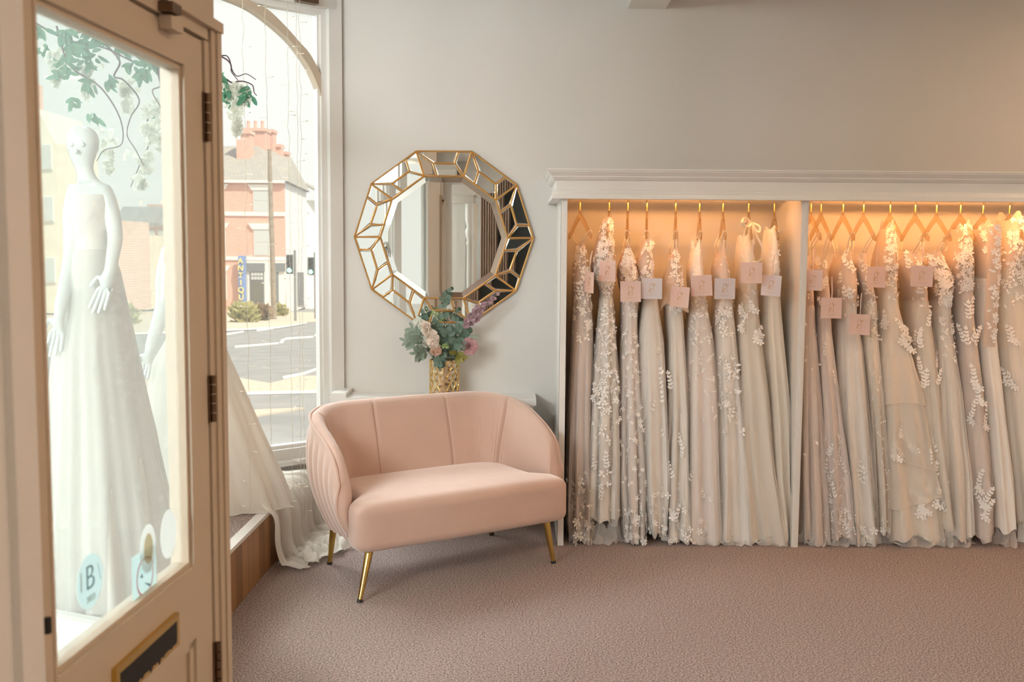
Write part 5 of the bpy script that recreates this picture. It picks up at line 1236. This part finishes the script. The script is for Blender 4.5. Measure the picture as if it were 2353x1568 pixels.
# annexe to the right, receding along the street
an = empty('street_annexe', (ex(722, 96), 96, gz(96)), 'pale sunlit low building behind the traffic signals', 'building')
b = MB(); b.prism([(ex(700, 96), 96, gz(96) - .5), (ex(760, 96), 97, gz(96) - .5), (ex(790, 106), 106, gz(96) - .5), (ex(700, 106), 106, gz(96) - .5)], (0, 0, ez(447, 96) - gz(96))); b.build('wall', 'stone_white', an)
b = MB(); b.prism([(ex(700, 95.5), 95.5, ez(425, 96)), (ex(764, 95.5), 95.5, ez(462, 96)), (ex(764, 95.5), 95.5, ez(458, 96)), (ex(700, 95.5), 95.5, ez(420, 96))], (0, 6, 0)); b.build('roof', 'slates', an)
b = MB(); ebox(b, 682, 626, 697, 706, 77.0, .1); o = b.build('shop_door', 'slate_grey', bld); 
# houses to the left, seen through the door glass
h2 = empty('rendered_house', (ex(300, 74), 74, gz(74)), 'cream rendered house with grey garage door seen through the door glass', 'building')
b = MB(); ebox(b, 262, 540, 334, 712, 74, 7); b.build('wall', 'render_cream', h2)
b = MB(); ebox(b, 272, 640, 311, 710, 73.9, .1); b.build('garage_door', 'slate_grey', h2)
b = MB(); ebox(b, 286, 563, 304, 582, 73.9, .1); o = b.build('window', 'stone_white', h2); b = MB(); ebox(b, 288, 565, 302, 580, 73.85, .1); b.build('pane', 'pane_pale', o)
b = MB(); b.prism([(ex(258, 73.5), 73.5, ez(542, 74)), (ex(338, 73.5), 73.5, ez(542, 74)), (ex(330, 78), 78, ez(520, 78)), (ex(266, 78), 78, ez(520, 78))], (0, .0, .25)); b.build('roof', 'slates', h2)
h3 = empty('brick_house', (ex(370, 81.3), 81.3, gz(81)), 'low red brick house with grey slate roof behind the second mannequin', 'building')
b = MB(); ebox(b, 334, 520, 436, 712, 81.3, 8); b.build('wall', 'red_brick', h3)
b = MB(); b.prism([(ex(262, 80.9), 80.9, ez(522, 81)), (ex(436, 80.9), 80.9, ez(522, 81)), (ex(430, 87), 87, ez(484, 87)), (ex(285, 87), 87, ez(484, 87))], (0, 0, .25)); b.build('roof', 'slate_grey', h3)
b = MB(); ebox(b, 340, 470, 400, 500, 88, 1.2); b.build('chimney', 'red_brick', h3)
for (x0, y0, x1, y1) in ((338, 622, 386, 643), (338, 530, 356, 552), (364, 530, 390, 552)):
    b = MB(); ebox(b, x0, y0, x1, y1, 81.2, .1); o = b.build('window', 'stone_white', h3); b = MB(); ebox(b, x0+2, y0+2, x1-2, y1-2, 81.15, .1); b.build('pane', 'pane_pale', o)
h4 = empty('tall_gabled_house', (ex(140, 60), 60, gz(60)), 'tall cream gabled house with brick side at the far left behind the first mannequin', 'building')
b = MB(); P = [(40, 720), (136, 720), (136, 330), (96, 250), (40, 260)]; b.prism([(ex(x, 60), 60, ez(y, 60, x)) for x, y in P], (0, 6, 0)); b.build('wall', 'render_cream', h4)
b = MB(); ebox(b, 137, 505, 262, 720, 61, 6); b.build('brick_wing', 'red_brick', h4); b = MB(); ebox(b, 70, 190, 90, 290, 62, 1.2); b.build('chimney', 'red_brick', h4)
for y0 in (300, 420, 560):
    b = MB(); ebox(b, 102, y0 + 30, 126, y0 + 90, 59.9, .1); o = b.build('window', 'stone_white', h4); b = MB(); ebox(b, 105, y0+33, 123, y0+87, 59.85, .1); b.build('pane', 'pane_pale', o)
for (x0, x1, y0, D, lab) in ((-700, -330, 380, 70, 'plain brick terrace far to the left of the street'), (-140, 80, 430, 74, 'cream terrace left of the gabled house')):
    t = empty('terrace_house', (ex((x0+x1)/2, D), D, gz(D)), lab, 'building'); b = MB(); ebox(b, x0, y0, x1, 720, D, 7); b.build('wall', 'red_brick' if x0 < -600 else 'render_cream', t)
    b = MB(); b.prism([(ex(x0-6, D-.4), D-.4, ez(y0, D)), (ex(x1+6, D-.4), D-.4, ez(y0, D)), (ex(x1-10, D+4), D+4, ez(y0-50, D+4)), (ex(x0+10, D+4), D+4, ez(y0-50, D+4))], (0, 0, .25)); b.build('roof', 'slate_grey', t)
t = empty('terrace_house', (-40, -8, -.1), 'cream terrace across the side street, seen only in the mirror', 'building')
b = MB(); b.box(-46, -40, -60, 40, -.1, 9); b.build('wall', 'render_cream', t); b = MB(); b.prism([(-39.6, -60, 9), (-46, -60, 9), (-43, -60, 11.5)], (0, 100, 0)); b.build('roof', 'slate_grey', t)
# telegraph pole, traffic signals, board, bushes
p = GP(630, 735); b = MB(); zt2 = atY(619, 343, p[1])[2]; px_t = atY(619, 343, p[1])[0]
b.tube([p, ((p[0]+px_t)/2, p[1], (p[2]+zt2)/2), (px_t, p[1], zt2)], [.15, .13, .10], 14); tag(b.build('telegraph_pole', 'timber_pole', smooth=60), 'tall wooden telegraph pole in front of the red brick corner building', 'pole')
def signal(pxb, pyb, pyt, hx0, hy0, hx1, hy1, label, arm=None):
    p = GP(pxb, pyb); D = p[1]; e = empty('traffic_signal', p, label, 'traffic light', 'traffic signals at the junction'); S_ = D
    b = MB(); q = atY(pxb - 1.5, pyt, D); b.tube([p, (q[0], D, q[2])], .065, 10); b.build('pole', 'steel_grey', e, smooth=60)
    b = MB(); ebox(b, hx0, hy0, hx1, hy1, D - .12, .05); b.build('backing_board', 'steel_grey', e)
    b = MB(); ebox(b, hx0+3, hy0+2, hx1-3, hy1-2, D - .30, .18); b.build('signal_head', 'signal_black', e)
    hh = (hy1-hy0-4)/3
    for k in range(3):
        c = atY((hx0+hx1)/2, hy0 + 2 + hh*(k+.5), D - .31); b = MB(); r = hh*.38/F*D; b.prism([(c[0] + r*math.cos(a), c[1], c[2] + r*math.sin(a)) for a in np.linspace(0, 2*math.pi, 20, endpoint=False)], (0, -.01, 0))
        ln = b.build('lamp_lens', 'signal_green' if k == 2 else 'signal_off', e, label='lit green lens' if k == 2 else None)
        b = MB(); rows = [[(c[0] + r*1.1*math.cos(a), c[1] - d, c[2] + r*1.1*math.sin(a)) for a in np.linspace(.1, math.pi - .1, 12)] for d in (0, .16)]; b.grid(rows); b.build('visor', 'signal_black', ln)
signal(679, 739, 575, 657, 585, 673, 630, 'left traffic signal showing green on a grey pole')
signal(725, 734, 580, 706, 591, 722, 633, 'right traffic signal showing green nearest the window frame')
p = GP(283, 731); b = MB(); w_, h_ = .32, 1.0
for sgn in (-1, 1): b.prism([(p[0]-w_, p[1] + sgn*.25, p[2]), (p[0]+w_, p[1] + sgn*.25, p[2]), (p[0]+w_*.9, p[1], p[2]+h_), (p[0]-w_*.9, p[1], p[2]+h_)], (0, .03*sgn, 0))
tag(b.build('pavement_board', 'stone_white'), 'white folding pavement board in front of the garage door', 'sign')
def bush(px, py, w, h, m, label, seed, n=260):
    p = np.array(GP(px, py)); r = random.Random(seed); b = MB(); W, Hh = w/F*p[1]/2, h/F*p[1]
    for i in range(n):
        a, t, q = r.uniform(0, 6.28), r.random(), r.random()**.4; c = p + np.array([W*q*math.cos(a)*math.sqrt(1 - (t-.35)**2*1.6 if t > .35 else 1), W*.7*q*math.sin(a), Hh*t*.95])
        leafmesh(b, c, np.array([r.gauss(0, 1), r.gauss(0, 1), abs(r.gauss(.8, 1))]), FRONT + rv(.9), .42, .13)
    for i in range(14): a = r.uniform(0, 6.28); b.tube([p, p + np.array([W*.6*math.cos(a), W*.4*math.sin(a), Hh*.8])], .015, 4)
    tag(b.build('roadside_bush', m), label, 'bush', 'bushes in front of the antique shop')
bush(560, 742, 56, 36, 'bush_leaf', 'yellow-green bush at the foot of the blue sign', 1)
bush(600, 738, 34, 30, 'bush_brown', 'brownish bush left of the telegraph pole foot', 2)
bush(645, 728, 26, 20, 'bush_leaf', 'small green bush right of the telegraph pole foot', 3, 120)
bush(290, 750, 40, 36, 'bush_leaf', 'green plant near the white pavement board', 4, 160)
